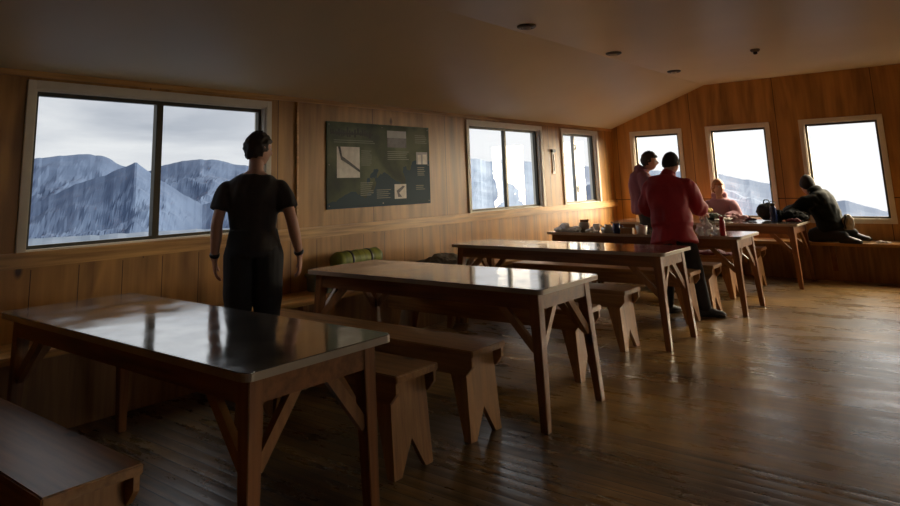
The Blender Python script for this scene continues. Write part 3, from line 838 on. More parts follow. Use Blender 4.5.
        loft(bm, [(c-up*.05*S, x, y, .10*S, .085*S), (c+up*.01*S, x, y, .078*S, .072*S), (c+up*.045*S, x, y, .074*S, .07*S)], 20)
    top = obj(cloth['name'], remesh(bm, vox, 9, cloth.get('fold', .008), cloth.get('fs', (8, 8, 4)), cloth.get('seed', 1)), cloth['m'], root, smooth=True)
    # ---- hair or hat
    hk = cloth['hair']; amp = {'short': .011, 'beanie': .002, 'tied': .003}[hk]
    def shr(p, u):
        x, y, z = u
        if hk == 'beanie': keep = z > -.12+ (.42*max(y, 0)) - .55*max(-y, 0)
        elif hk == 'short': keep = z > (.42*max(y, 0)-.25+(.0 if y > -.1 else -.30))+.12*abs(x) and not (y > .25 and z < .42)
        else: keep = (z > (.62*y-.22) and not (y > .35 and z < .38)) if y > 0 else z > -.6
        gscale = {'short': 1.17, 'beanie': 1.13, 'tied': 1.14}[hk]
        if not keep: return p*.88
        nz_ = noise.noise(Vector(u)*5.0+Vector((cloth.get('seed', 1), 0, 0)))+.6*noise.noise(Vector(u)*11)
        return p*gscale+Vector(u)*nz_*amp
    bm = BM(); head_geo(bm, hc, HR, S*J.get('hs', 1.0), shr, 56, 40)
    if hk == 'tied':
        e = hc+HR @ Vector((0, -.10, .02))*S
        limb(bm, [e, e+HR @ Vector((0, -.04, -.03))*S, e+HR @ Vector((0, -.04, -.12))*S], [.03*S, .032*S, .014*S], sub=4)
    obj({'beanie': 'beanie', 'short': 'hair', 'tied': 'hair'}[hk], bm, cloth['hm'], root, smooth=True)
    for s in cloth.get('bands', ()):
        d = (J['wri_'+s]-J['elb_'+s]).normalized(); c = J['wri_'+s]-d*.025; x, y = frame(d, (1, 0, 0))
        bm = BM(); loft(bm, [(c-d*.013, x, y, .033, .033), (c, x, y, .036, .036), (c+d*.013, x, y, .033, .033)], 20)
        o = obj('wrist_band', bm, M['rubber'], root, smooth=True)
    return root
EYE = plain('eye', (.5, .48, .45), .3)
Vv = Vector
STAND = dict(pelvis=(0, 0, .96), chest=(0, .0, 1.33), neck=(0, -.01, 1.50), head=(0, .02, 1.64), hyaw=0.0,
             sho_l=(-.185, 0, 1.42), sho_r=(.185, 0, 1.42), elb_l=(-.25, -.03, 1.13), elb_r=(.25, -.03, 1.13),
             wri_l=(-.27, .05, .88), wri_r=(.27, .05, .88), hip_l=(-.09, 0, .92), hip_r=(.09, 0, .92),
             kne_l=(-.10, .02, .50), kne_r=(.10, .02, .50), ank_l=(-.105, -.01, .09), ank_r=(.105, -.01, .09))
# man in the black t-shirt, back to us, looking out to the right
J = dict(STAND)
J.update(head=(.025, .035, 1.635), hyaw=-.95, hpitch=-.10, neck=(.01, 0, 1.50), sho_l=(-.178, -.01, 1.41), sho_r=(.178, 0, 1.41), elb_l=(-.240, -.04, 1.15), elb_r=(.262, -.07, 1.14),
         wri_l=(-.262, .04, .90), wri_r=(.315, .06, .90), hd_l=Vv((.05, .15, -1)), hd_r=Vv((.05, .12, -1)), hn_l=Vv((1, .2, 0)), hn_r=Vv((-1, .2, 0)), ht_l=-1, ht_r=1, curl=.6,
         kne_l=(-.10, .03, .50), kne_r=(.10, .02, .5), ank_l=(-.10, .0, .09), ank_r=(.10, -.03, .09))
person(J, (.765, 2.975, 0), math.radians(50), 'man in a black t-shirt standing with his back turned before the big side window', 1.0,
       dict(name='t_shirt', m=M['black_cloth'], tm=M['charcoal'], g=.016, tg=.026, sleeve='short', low=-.12, hair='short', hm=M['hair_dark'], bands=('l', 'r'), vox=.007, fold=.014, fs=(7, 7, 5), w=1.0, seed=2))
# person in the red jacket
J = dict(STAND)
J.update(pelvis=(.02, -.05, .90), chest=(-.015, .04, 1.25), neck=(.0, .075, 1.385), head=(.03, .125, 1.495), hyaw=-.25, hpitch=-.45,
         sho_l=(-.18, .04, 1.315), sho_r=(.185, .04, 1.315), elb_l=(-.245, .10, 1.05), elb_r=(.255, .17, 1.055), wri_l=(-.14, .34, .98), wri_r=(.235, .40, .985),
         hn_l=Vv((0, 0, -1)), hn_r=Vv((0, 0, -1)), ht_l=1, ht_r=-1,
         hip_l=(-.07, -.05, .86), hip_r=(.11, -.05, .86), kne_l=(-.09, 0, .46), kne_r=(.19, -.0, .46), ank_l=(-.10, -.0, .09), ank_r=(.26, -.03, .09), fd_l=Vv((.5, 1, 0)), fd_r=Vv((1, .35, 0)))
person(J, (2.16, 7.13, 0), math.radians(8), 'person in a long red jacket and black beanie standing between two tables, back turned', 1.0,
       dict(name='jacket', m=M['red_cloth'], tm=M['charcoal'], g=.036, sleeve='long', low=-.62, hair='beanie', hm=M['hair_black'], hood=False, collar=True, vox=.009, fold=.024, fs=(6, 6, 4), seed=5, w=1.06))
# man in the plum hooded top
J = dict(STAND)
J.update(chest=(0, -.06, 1.31), neck=(0, .02, 1.455), head=(0, .085, 1.57), hyaw=.0, hpitch=-.12, pelvis=(0, -.04, .95), elb_l=(-.27, .06, 1.14), elb_r=(.27, .06, 1.14), wri_l=(-.20, .27, 1.05), wri_r=(.20, .27, 1.05),
         hn_l=Vv((0, 0, -1)), hn_r=Vv((0, 0, -1)), ht_l=1, ht_r=-1)
person(J, (1.24, 8.85, 0), math.radians(-72), 'person in a plum hooded top with short dark hair, standing in profile', 1.0,
       dict(name='hooded_top', m=M['purple'], tm=M['charcoal'], g=.034, sleeve='long', low=-.3, hair='short', hm=M['hair_dark'], hood=True, vox=.010, fold=.018, seed=9))
# seated woman
SIT = dict(pelvis=(0, 0, .60), chest=(0, .04, .95), neck=(0, .06, 1.10), head=(0, .09, 1.225), hyaw=0.0,
           sho_l=(-.165, .05, 1.03), sho_r=(.165, .05, 1.03), elb_l=(-.23, .14, .83), elb_r=(.23, .14, .83), wri_l=(-.12, .34, .82), wri_r=(.12, .34, .82),
           hip_l=(-.09, .02, .58), hip_r=(.09, .02, .58), kne_l=(-.11, .42, .54), kne_r=(.11, .42, .54), ank_l=(-.11, .46, .09), ank_r=(.11, .46, .09))
J = dict(SIT); J.update(hyaw=.75, hn_l=Vv((0, 0, -1)), hn_r=Vv((0, 0, -1)), ht_l=1, ht_r=-1,
                        kne_l=(-.11, .36, .54), kne_r=(.11, .36, .54), ank_l=(-.11, .34, .09), ank_r=(.11, .34, .09))
person(J, (1.70, 10.50, 0), math.radians(183), 'woman in a dusty pink top with tied reddish hair, seated behind the farthest table', .97,
       dict(name='sweater', m=M['mauve'], tm=M['charcoal'], g=.022, sleeve='long', low=-.12, hair='tied', hm=M['hair_red'], hood=True, vox=.009, fold=.008, seed=12, w=.93))
# person in the black jacket, leaning over the table end with one leg folded on the bench
J = dict(pelvis=(.02, .0, .64), chest=(-.02, .10, .99), neck=(-.03, .17, 1.10), head=(-.02, .235, 1.185), hyaw=-.85, hpitch=-.2,
         sho_l=(-.20, .08, 1.04), sho_r=(.17, .13, 1.04), elb_l=(-.27, .28, .87), elb_r=(.22, .36, .88), wri_l=(-.16, .50, .83), wri_r=(.10, .54, .83),
         hip_l=(-.09, .0, .61), hip_r=(.10, .0, .61), kne_l=(-.14, .20, .54), kne_r=(.14, .22, .56), ank_l=(-.12, -.20, .55), ank_r=(.14, -.20, .57),
         fd_l=Vv((0, -1, 0)), fd_r=Vv((0, -1, 0)), hs=1.08, hn_l=Vv((0, 0, -1)), hn_r=Vv((0, 0, -1)), ht_l=1, ht_r=-1)
person(J, (3.08, 10.37, 0.012), math.radians(74), 'person in a black jacket and dark hat leaning over the end of the farthest table', 1.0,
       dict(name='jacket', m=M['dark_green'], tm=M['charcoal'], g=.042, sleeve='long', low=-.12, hair='beanie', hm=M['hair_black'], hood=True, vox=.010, fold=.016, fs=(7, 7, 8), seed=15, w=1.1))

# ------------------------------------------------------------------ loose things
def blob(name, loc, size, m, label, cat, group=None, seed=0, fold=.02, vox=.009, lumps=7, parent=None):
    """crumpled soft heap: several flattened ellipsoids joined, settled on z=0"""
    rnd = random.Random(seed); bm = BM(); sx, sy, sz = size
    for k in range(lumps):
        u = rnd.uniform(-.5, .5)*sx*.95; v = rnd.uniform(-.5, .5)*sy*.9
        h = sz*(1-.55*abs(2*u/sx))*rnd.uniform(.55, 1.0)
        rx = sx*rnd.uniform(.20, .30); ry = sy*rnd.uniform(.24, .36)
        mt = Matrix.Translation((u, v, h*.5)) @ Matrix.Rotation(rnd.uniform(-.5, .5), 4, 'Z') @ Matrix.Diagonal((rx, ry, h*.5+.004, 1))
        bmesh.ops.create_uvsphere(bm, u_segments=20, v_segments=12, radius=1, matrix=mt)
    b = remesh(bm, vox, 2, fold, (22, 22, 18), seed)
    mn = min(v.co.z for v in b.verts)
    for v in b.verts:
        v.co.z = max(v.co.z, mn+.012)-(mn+.012)+.001
    o = obj(name, b, m, parent, smooth=True, loc=loc)
    if label: tag(o, label, cat, group)
    return o
M['yellow'] = plain('yellow_wrap', (.62, .42, .10), .6)
M['green'] = plain('olive_dark_fabric', (.035, .045, .028), .8)
M['pink'] = plain('pale_pink_fabric', (.42, .23, .24), .8)
M['white_cloth'] = plain('white_fabric', (.84, .80, .77), .8)
M['navy'] = plain('navy_blue_enamel', (.018, .035, .12), .25)
M['red_plastic'] = plain('red_plastic', (.35, .012, .02), .35)
M['lime'] = wood('lime_striped_nylon', (.05, .075, .012), (.38, .42, .07), grain=(.4, 2.4, .4), fine=(4, 14, 4), rough=.5, knots=False)
M['crate'] = plain('grey_green_plastic', (.16, .20, .17), .5)
M['grey_cloth'] = plain('grey_green_jacket', (.16, .15, .12), .75, vary=.4, scale=20)
M['steel'] = plain('brushed_steel', (.45, .43, .40), .28, metal=.9)
M['beige'] = plain('beige_nylon', (.34, .29, .22), .7, vary=.3)
M['card'] = plain('brown_card', (.36, .22, .12), .7)
def clear_bag():
    m, nt, b = newmat('thin_clear_plastic'); b.inputs['Base Color'].default_value = (.75, .73, .70, 1)
    b.inputs['Roughness'].default_value = .25; b.inputs['Transmission Weight'].default_value = .35; b.inputs['IOR'].default_value = 1.15
    n = nt.nodes.new('ShaderNodeTexNoise'); n.inputs['Scale'].default_value = 30
    bp = nt.nodes.new('ShaderNodeBump'); bp.inputs['Strength'].default_value = .5; nt.links.new(n.outputs['Fac'], bp.inputs['Height']); nt.links.new(bp.outputs['Normal'], b.inputs['Normal'])
    return m
M['bag'] = clear_bag()
T = TABH+.001
# fourth table
def plate(loc, label):
    r = empty('plate', loc); tag(r, label, 'plate')
    bm = BM(); lathe(bm, [(.05, 0), (.10, .014), (.103, .016), (.096, .016), (.05, .006), (.01, .005)], 32); obj('dish', bm, M['white_plastic'], r, smooth=True)
    return r
plate((.72, 7.72, T), 'white plate at the wall end of the fourth table')
blob('plastic_bag', (.80, 7.50, T), (.24, .18, .10), M['white_cloth'], 'white crumpled bag leaning by the brown bread packet', 'bag', seed=4, fold=.012, vox=.006)
r = empty('bread_packet', (.97, 7.58, T), .4); tag(r, 'brown and white upright food packet on the fourth table', 'food packet')
bm = BM(); loft(bm, [((0, 0, 0), (1, 0, 0), (0, 1, 0), .05, .035), ((0, 0, .06), (1, 0, 0), (0, 1, 0), .062, .042), ((0, 0, .09), (1, 0, 0), (0, 1, 0), .058, .028), ((0, 0, .105), (1, 0, 0), (0, 1, 0), .05, .010)], 20); obj('packet', bm, M['beige'], r, smooth=True)
bm = BM(); loft(bm, [((0, 0, .106), (1, 0, 0), (0, 1, 0), .045, .008), ((0.01, 0, .132), (1, 0, 0), (0, 1, 0), .058, .014)], 16); obj('crimped_top', bm, M['card'], r, smooth=True)
blob('food_wrapper', (1.12, 7.46, T), (.12, .10, .06), M['white_cloth'], 'crumpled white wrapper beside the bread packet', 'wrapper', seed=8, fold=.014, vox=.005)
def cup(loc, label, m, h=.085, r0=.035, r1=.042, cat='mug', name='mug', handle=True, cont=None, group=None):
    r = empty(name, loc, random.uniform(-.5, .5)); tag(r, label, cat, group)
    bm = BM(); lathe(bm, [(r0*.9, 0), (r0, .004), (r1, h), (r1-.003, h), (r0-.004, .01), (.004, .008)], 28); obj('bowl', bm, m, r, smooth=True)
    if handle:
        bm = BM(); limb(bm, [(r1-.003, 0, h*.8), (r1+.022, 0, h*.74), (r1+.022, 0, h*.35), (r0, 0, h*.25)], [.005]*4, n=8, sub=4); obj('handle', bm, m, r, smooth=True)
    if cont:
        bm = BM(); lathe(bm, [(.005, h*.55), (r0*.9, h*.6), (r0*.8, h*.95), (.01, h*1.12)], 18); obj('contents', bm, cont, r, smooth=True)
    return r
cup((1.21, 7.70, T), 'steel camping mug among the cooking gear', M['steel'], .07)
cup((1.10, 7.63, T), 'white enamel mug behind the crumpled wrapper', M['white_plastic'], .08)
r = empty('cooking_pot', (1.30, 7.52, T), 2.4); tag(r, 'low steel cooking pot with a long handle on the fourth table', 'pot')
bm = BM(); lathe(bm, [(.075, 0), (.085, .008), (.085, .055), (.082, .055), (.080, .01), (.01, .008)], 32); obj('pan', bm, M['steel'], r, smooth=True)
bm = BM(); strut(bm, (.084, 0, .045), (.20, 0, .055), .018, .006); obj('handle', bm, M['rubber'], r)
cup((1.445, 7.41, T), 'tall navy blue mug standing at the edge of the fourth table', M['navy'], .105, .038, .042)
r = empty('card_box', (1.56, 7.44, T), .12); tag(r, 'low brown card box beside the blue mug', 'box')
bm = BM(); bbox(bm, -.065, .065, -.04, .04, 0, .055, .003); obj('carton', bm, M['card'], r)
bm = BM(); bbox(bm, -.063, .063, -.038, .0, .0551, .058, .001); obj('lid', bm, M['beige'], r)
cup((1.73, 7.42, T), 'white tub with orange-brown contents beside the red jacket', M['white_plastic'], .085, .05, .062, 'tub', 'food_tub', False, M['pink'])
cup((1.64, 7.56, T), 'small pale beaker behind the white tub', M['beige'], .09, .03, .036, 'beaker', 'beaker', False)
blob('clear_plastic_bag', (2.44, 7.43, T), (.20, .16, .17), M['bag'], 'translucent plastic bag of food on the table end right of the red jacket', 'bag', seed=21, fold=.022, vox=.007, lumps=9)
def bottle(loc, label, m, capm, h=.24, r=.037):
    o = empty('drink_bottle', loc); tag(o, label, 'bottle')
    bm = BM(); lathe(bm, [(r*.9, 0), (r, .006), (r, h*.72), (r*.93, h*.78), (r*.62, h*.84), (r*.6, h*.86)], 28); obj('flask', bm, m, o, smooth=True)
    bm = BM(); lathe(bm, [(r*.72, h*.861), (r*.72, h*.98), (r*.6, h)], 24); obj('cap', bm, capm, o, smooth=True)
    bm = BM(); limb(bm, [(r*.6, 0, h*.93), (r*.9, 0, h*1.03), (0, 0, h*1.10), (-r*.9, 0, h*1.03), (-r*.6, 0, h*.93)], [.004]*5, n=8, sub=4); obj('loop', bm, capm, o, smooth=True)
bottle((2.585, 7.40, T), 'red drink bottle at the near end of the fourth table', M['red_plastic'], M['red_plastic'], .19, .028)
# cloth over the bench behind the fourth table
blob('folded_cloth', (2.15, 8.41, BH+.001), (.46, .24, .05), M['dark_red'], 'dark purple cloth lying on the bench beyond the fourth table', 'cloth', seed=33, fold=.008)
# farthest table
blob('dark_bundle', (1.72, 10.02, T), (.34, .20, .10), M['green'], 'dark green and black bundle of clothes in front of the seated woman', 'clothes', seed=41)
blob('yellow_wrapper', (1.66, 10.06, T+.095), (.15, .10, .07), M['yellow'], 'yellow food wrapper on top of the dark bundle before the seated woman', 'wrapper', seed=43, vox=.006, lumps=5)
blob('pink_garment', (2.03, 9.98, T), (.28, .18, .085), M['pink'], 'pale pink garment heaped on the farthest table', 'clothes', seed=45)
blob('white_garment', (1.93, 9.80, T), (.20, .12, .04), M['white_cloth'], 'flat white garment lying before the pink one', 'clothes', seed=47)
blob('pink_cloth', (2.255, 9.80, T), (.12, .12, .05), M['dark_red'], 'small dull red cloth between the pink garment and the black bag', 'cloth', seed=49)
bottle((2.555, 9.69, T), 'tall navy drink bottle standing on the farthest table', M['navy'], M['rubber'], .235, .040)
r = empty('backpack', (2.42, 9.96, T)); tag(r, 'round black backpack standing behind the navy bottle', 'backpack')
bm = BM(); bmesh.ops.create_uvsphere(bm, u_segments=24, v_segments=16, radius=1, matrix=Matrix.Translation((0, 0, .115)) @ Matrix.Diagonal((.125, .10, .12, 1)))
b = remesh(bm, .009, 2, .014, (14, 14, 14), 5)
for v in b.verts: v.co.z = max(v.co.z, .002)
obj('sack', b, M['charcoal'], r, smooth=True)
bm = BM(); limb(bm, [(-.03, 0, .225), (-.02, 0, .262), (.03, 0, .262), (.04, 0, .225)], [.007]*4, n=8, sub=4); obj('grab_loop', bm, M['rubber'], r, smooth=True)
bm = BM(); limb(bm, [(.06, -.088, .19), (.085, -.105, .10), (.05, -.10, .02)], [.012]*3, n=8, sub=4); obj('strap', bm, M['rubber'], r, smooth=True)
blob('black_jacket', (2.66, 9.95, T), (.36, .26, .21), M['dark_green'], 'heap of black jackets on the end of the farthest table', 'clothes', seed=52, lumps=10)
blob('red_scarf', (2.78, 9.70, T), (.13, .09, .045), M['dark_red'], 'dark red scarf end in front of the black jacket heap', 'scarf', seed=54)
# end bench
r = empty('waist_bag', (3.27, 10.33, .635), .3); tag(r, 'small beige and black bag against the back of the black jacket', 'bag')
# side bench
blob('white_paper', (3.62, 10.34, .478), (.14, .10, .02), M['white_cloth'], 'small white cloth on the end bench, right of the black jacket', 'cloth', seed=58, vox=.005)
bm = BM(); loft(bm, [((0, 0, 0.002), (1, 0, 0), (0, 1, 0), .055, .045), ((0, 0, .05), (1, 0, 0), (0, 1, 0), .072, .055), ((0, 0, .14), (1, 0, 0), (0, 1, 0), .066, .05), ((0, 0, .19), (1, 0, 0), (0, 1, 0), .03, .03)], 24); obj('sack', remesh(bm, .007, 2, .008, (16, 16, 16), 7), M['beige'], r, smooth=True)
bm = BM(); limb(bm, [(-.04, -.056, .02), (-.05, -.07, .10), (-.02, -.05, .17)], [.010]*3, n=8, sub=4); obj('strap', bm, M['rubber'], r, smooth=True)

def sleeping_roll():
    r = empty('rolled_sleeping_mat', (.19, 4.42, .478)); tag(r, 'striped green and yellow rolled mat lying on a grey-green crate on the side bench', 'rolled mat')
    zc = .232
    bm = BM(); n = 24; rings = []
    for k in range(15):
        y = -.28+.56*k/14+.14; rr = .082*(1+.05*math.sin(k*2.1))*(.82 if k in (0, 14) else 1)*(.93 if k in (4, 10) else 1)
        rings.append(((0, y, zc), (1, 0, 0), (0, 0, 1), rr, rr*.95))
    loft(bm, rings, n); obj('roll', bm, M['lime'], r, smooth=True)
    for y in (-.12+.14, .12+.14):
        bm = BM(); rings = [((0, y+d, zc), (1, 0, 0), (0, 0, 1), .0845, .0815) for d in (-.012, .012)]; loft(bm, rings, 24); obj('strap', bm, M['rubber'], r, smooth=True)
    return r
sleeping_roll()
r = empty('storage_crate', (.20, 4.40, .478)); tag(r, 'long grey-green plastic crate on the side bench, below the striped roll', 'crate')
bm = BM(); prism(bm, [(-.125, 0), (.125, 0), (.14, .115), (-.14, .115)], 'y', -.34, .34); obj('tub', bm, M['crate'], r, bevel=.006)
bm = BM(); bbox(bm, -.15, .15, -.35, .35, .1155, .147, .006); obj('lid', bm, M['crate'], r)
blob('grey_jacket', (.20, 5.72, .478), (.30, .62, .17), M['grey_cloth'], 'crumpled grey-green jacket heaped on the side bench', 'clothes', seed=61, lumps=12, fold=.018)
blob('red_pouch', (.20, 3.42, .478), (.12, .14, .07), M['dark_red'], 'small red pouch on the side bench behind the man', 'pouch', seed=63, vox=.006)

# ------------------------------------------------------------------ the view outside
CX, CY, CZ = 4.75, 0.0, 1.37
def interp(keys, a):
    if a <= keys[0][0]: return keys[0][1]
    for (a0, e0), (a1, e1) in zip(keys, keys[1:]):
        if a <= a1:
            t = (a-a0)/(a1-a0); return e0+(e1-e0)*t
    return keys[-1][1]
def rock_mat(name, c1, c2, snow, sc=.004, th=.62):
    m, nt, b = newmat(name); N = nt.nodes; L = nt.links
    tc = N.new('ShaderNodeTexCoord'); n = N.new('ShaderNodeTexNoise'); n.inputs['Scale'].default_value = sc; n.inputs['Detail'].default_value = 10; n.inputs['Roughness'].default_value = .6
    L.new(tc.outputs['Object'], n.inputs['Vector'])
    cr = ramp(N, [(.38, c1), (.58, c2), (th+.02, c2), (th+.1, snow)]); L.new(n.outputs['Fac'], cr.inputs['Fac']); L.new(cr.outputs['Color'], b.inputs['Base Color'])
    b.inputs['Roughness'].default_value = .95; b.inputs['Specular IOR Level'].default_value = .1
    return m
def ridge(name, label, R, width, keys, base, m, rough=.06, na=260, nr=60, seed=0):
    a0, a1 = keys[0][0], keys[-1][0]; bm = BM(); rows = []
    for i in range(na+1):
        a = a0+(a1-a0)*i/na; top = CZ+R*math.tan(interp(keys, a)); row = []
        jag = noise.fractal(Vector((a*60, seed, 0)), 1.0, 2.0, 5)*R*.0016
        for k in range(nr+1):
            t = -1+1.5*k/nr; rr = R*(1+t*width)
            x, y = CX+rr*math.sin(a), CY+rr*math.cos(a)
            prof = 1-abs(t)**.85 if t < 0 else 1-t*.9
            h = base+(top+jag-base)*prof
            amp = (top-base)*rough*min(1, abs(t)*5)
            q = Vector((x, y, seed*100))*(9./R)
            h += amp*(noise.ridged_multi_fractal(q, .9, 2.1, 6, 1.0, 2.0)-1.2)
            row.append(bm.verts.new((x, y, h)))
        rows.append(row)
    for i in range(na):
        for k in range(nr): bm.faces.new((rows[i][k], rows[i+1][k], rows[i+1][k+1], rows[i][k+1]))
    bmesh.ops.recalc_face_normals(bm, faces=bm.faces)
    o = obj(name, bm, m, None, smooth=False); tag(o, label, 'mountain', kind='structure'); return o
M['rock'] = rock_mat('haze_blue_mountain', (.018, .030, .062), (.024, .039, .077), (.030, .048, .090))  # blue of distant haze is put into the rock colour
M['rock_haze'] = rock_mat('haze_pale_hill', (.085, .110, .165), (.10, .128, .185), (.12, .148, .205), .003, .7)  # paler base colour stands in for haze over the hills
M['rock_haze_blue'] = rock_mat('haze_pale_mountain', (.10, .135, .20), (.12, .155, .22), (.14, .175, .24), .003, .7)  # haze over the far range painted as a pale blue base colour
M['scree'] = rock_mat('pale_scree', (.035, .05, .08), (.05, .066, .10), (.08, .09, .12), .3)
ridge('mountain_range', 'high blue mountain range seen through the side windows', 4200, .45,
      [(-1.7, .03), (-1.32, .035), (-1.228, .0434), (-1.178, .0494), (-1.142, .0518), (-1.12, .046), (-1.103, .0355), (-1.08, .030), (-1.068, .0282), (-1.048, .0367), (-1.012, .0422), (-.976, .0416), (-.959, .0351), (-.9, .028), (-.8, .02), (-.76, .0)],
      -420, M['rock'], .10, 320, 70, 1)
ridge('mountain_spur', 'nearer blue mountain spur below the high range', 2700, .5,
      [(-1.5, -.05), (-1.3, -.045), (-1.22, -.02), (-1.16, .010), (-1.11, .028), (-1.086, .0393), (-1.07, .026), (-1.04, .005), (-1.0, -.02), (-.95, -.012), (-.9, 0), (-.84, -.03), (-.78, -.08)],
      -380, M['rock'], .11, 260, 60, 2)
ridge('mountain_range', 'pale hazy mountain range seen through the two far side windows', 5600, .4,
      [(-.82, .0), (-.76, .018), (-.7, .03), (-.66, .033), (-.619, .0359), (-.59, .031), (-.568, .0329), (-.52, .027), (-.456, .0192), (-.40, .0142)], -420, M['rock_haze_blue'], .03, 160, 50, 7)
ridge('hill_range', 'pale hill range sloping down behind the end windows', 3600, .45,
      [(-.46, .019), (-.382, .0125), (-.333, .0082), (-.283, .0036), (-.219, -.0122), (-.17, -.028), (-.1, -.06), (.1, -.10)], -420, M['rock_haze'], .10, 160, 50, 3)
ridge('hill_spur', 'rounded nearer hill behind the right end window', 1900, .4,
      [(-.30, -.085), (-.22, -.056), (-.19, -.046), (-.17, -.0406), (-.157, -.0346), (-.142, -.0324), (-.097, -.048), (-.03, -.075), (.3, -.10)], -330, M['rock_haze'], .06, 160, 50, 4)
ridge('scree_slope', 'pale stony ground falling away below the big side window', 70, .5, [(-1.7, -.056), (-1.17, -.0542), (-1.0, -.053), (-.7, -.06), (-.4, -.07)], -8, M['scree'], .02, 120, 30, 5)
bm = BM(); bmesh.ops.create_grid(bm, x_segments=8, y_segments=8, size=9000, matrix=Matrix.Translation((0, 0, -430)))
tag(obj('valley_ground', bm, M['rock']), 'valley floor far below', 'ground', kind='structure')

# ------------------------------------------------------------------ sky
ZENITH, SIDE_FILL, VEIL = 1.2, 3.5, 40.0
w = bpy.data.worlds.new('sky'); scn.world = w; w.use_nodes = True
N = w.node_tree.nodes; L = w.node_tree.links; N.clear()
out = N.new('ShaderNodeOutputWorld'); bg = N.new('ShaderNodeBackground'); L.new(bg.outputs[0], out.inputs[0])
tc = N.new('ShaderNodeTexCoord')
mp = N.new('ShaderNodeMapping'); mp.inputs['Scale'].default_value = (2.2, 2.2, 11); L.new(tc.outputs['Generated'], mp.inputs['Vector'])
nz = N.new('ShaderNodeTexNoise'); nz.inputs['Scale'].default_value = 1.5; nz.inputs['Detail'].default_value = 7; nz.inputs['Roughness'].default_value = .5; nz.inputs['Distortion'].default_value = .3
L.new(mp.outputs['Vector'], nz.inputs['Vector'])
cl = ramp(N, [(.34, (.40, .44, .51)), (.5, (.60, .63, .68)), (.66, (.80, .82, .84))]); L.new(nz.outputs['Fac'], cl.inputs['Fac'])
dot = N.new('ShaderNodeVectorMath'); dot.operation = 'DOT_PRODUCT'; dv = Vector((.20, .95, .22)).normalized(); dot.inputs[1].default_value = dv
L.new(tc.outputs['Generated'], dot.inputs[0])
mr = N.new('ShaderNodeMapRange'); mr.inputs['From Min'].default_value = .22; mr.inputs['From Max'].default_value = .88; mr.interpolation_type = 'SMOOTHSTEP'
L.new(dot.outputs['Value'], mr.inputs['Value'])
mx = N.new('ShaderNodeMix'); mx.data_type = 'RGBA'; mx.inputs['B'].default_value = (1.02, 1.03, 1.04, 1)
L.new(mr.outputs['Result'], mx.inputs['Factor']); L.new(cl.outputs['Color'], mx.inputs['A'])
sep = N.new('ShaderNodeSeparateXYZ'); L.new(tc.outputs['Generated'], sep.inputs[0])
# overcast sky: brighter overhead, brightest towards the veiled sun on the far side of the hut, plus an added side fill
ov = N.new('ShaderNodeMapRange'); ov.interpolation_type = 'SMOOTHSTEP'
ov.inputs['From Min'].default_value = .17; ov.inputs['From Max'].default_value = .60; ov.inputs['To Max'].default_value = ZENITH
L.new(sep.outputs['Z'], ov.inputs['Value'])
d2 = N.new('ShaderNodeVectorMath'); d2.operation = 'DOT_PRODUCT'; d2.inputs[1].default_value = Vector((.86, -.34, .36)).normalized()  # out-of-view sky glow, added to brighten the room through the right window
L.new(tc.outputs['Generated'], d2.inputs[0])
su = N.new('ShaderNodeMapRange'); su.interpolation_type = 'SMOOTHSTEP'
su.inputs['From Min'].default_value = .55; su.inputs['From Max'].default_value = 1.0; su.inputs['To Max'].default_value = SIDE_FILL
L.new(d2.outputs['Value'], su.inputs['Value'])
d3 = N.new('ShaderNodeVectorMath'); d3.operation = 'DOT_PRODUCT'; d3.inputs[1].default_value = Vector((.52, .80, .42)).normalized()
L.new(tc.outputs['Generated'], d3.inputs[0])
s3 = N.new('ShaderNodeMapRange'); s3.interpolation_type = 'SMOOTHSTEP'
s3.inputs['From Min'].default_value = .76; s3.inputs['From Max'].default_value = 1.0; s3.inputs['To Max'].default_value = VEIL
L.new(d3.outputs['Value'], s3.inputs['Value'])
a0 = N.new('ShaderNodeMath'); a0.operation = 'ADD'; L.new(ov.outputs['Result'], a0.inputs[0]); L.new(s3.outputs['Result'], a0.inputs[1])
a1 = N.new('ShaderNodeMath'); a1.operation = 'ADD'; L.new(a0.outputs[0], a1.inputs[0]); L.new(su.outputs['Result'], a1.inputs[1])
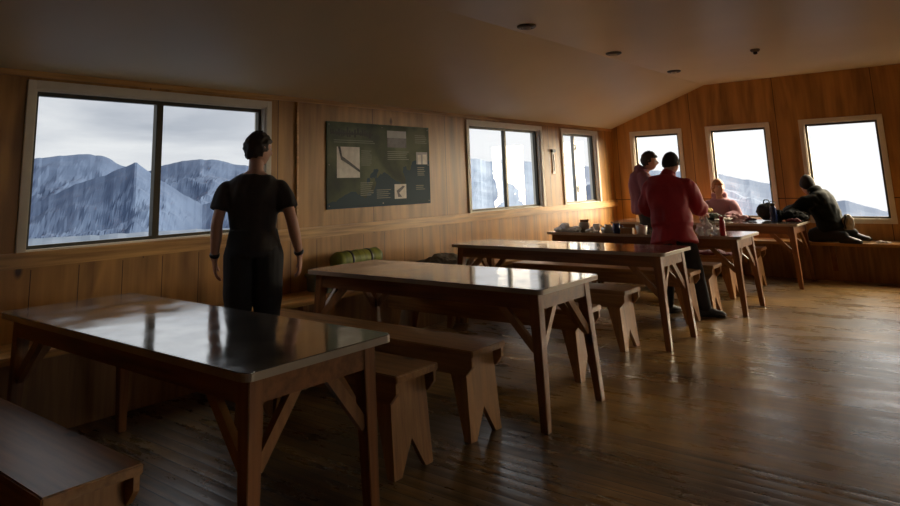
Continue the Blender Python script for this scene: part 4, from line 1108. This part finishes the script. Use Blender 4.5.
a3 = N.new('ShaderNodeMath'); a3.operation = 'ADD'; L.new(a1.outputs[0], a3.inputs[0]); a3.inputs[1].default_value = 1.0
warm = N.new('ShaderNodeMix'); warm.data_type = 'RGBA'; warm.inputs['B'].default_value = (1.0, .84, .60, 1)
fc = N.new('ShaderNodeMapRange'); fc.inputs['From Max'].default_value = 7.0; fc.inputs['From Min'].default_value = 1.2; a4 = N.new('ShaderNodeMath'); a4.operation = 'ADD'; L.new(su.outputs['Result'], a4.inputs[0]); L.new(s3.outputs['Result'], a4.inputs[1]); L.new(a4.outputs[0], fc.inputs['Value'])
L.new(fc.outputs['Result'], warm.inputs['Factor']); L.new(mx.outputs['Result'], warm.inputs['A'])
L.new(a3.outputs[0], bg.inputs['Strength']); L.new(warm.outputs['Result'], bg.inputs['Color'])

# ------------------------------------------------------------------ camera
F, PX, PY_, YAW, PIT, ROL = 676.4073, 419.5252, 60.3204, -0.6888, 0.18, -0.0285
fw = Vector((math.sin(YAW)*math.cos(PIT), math.cos(YAW)*math.cos(PIT), math.sin(PIT)))
r0 = Vector((math.cos(YAW), -math.sin(YAW), 0)); u0 = r0.cross(fw)
r_ = r0*math.cos(ROL)+u0*math.sin(ROL); u_ = -r0*math.sin(ROL)+u0*math.cos(ROL)
cam = bpy.data.cameras.new('camera'); co = bpy.data.objects.new('camera', cam); COL.objects.link(co)
co.matrix_world = Matrix(((r_.x, u_.x, -fw.x, 4.7515), (r_.y, u_.y, -fw.y, 0.0), (r_.z, u_.z, -fw.z, 1.3693), (0, 0, 0, 1)))
cam.sensor_width = 36; cam.lens = F*36/900; cam.shift_x = (450-PX)/900; cam.shift_y = (PY_-253)/900
cam.clip_end = 20000; cam.clip_start = .05
scn.camera = co
vs = scn.view_settings; vs.view_transform = 'Standard'; vs.look = 'None'; vs.gamma = 1; vs.exposure = 0.12; vs.use_curve_mapping = False
scn.cycles.max_bounces = 10; scn.cycles.diffuse_bounces = 5; scn.cycles.glossy_bounces = 4; scn.cycles.transparent_max_bounces = 8
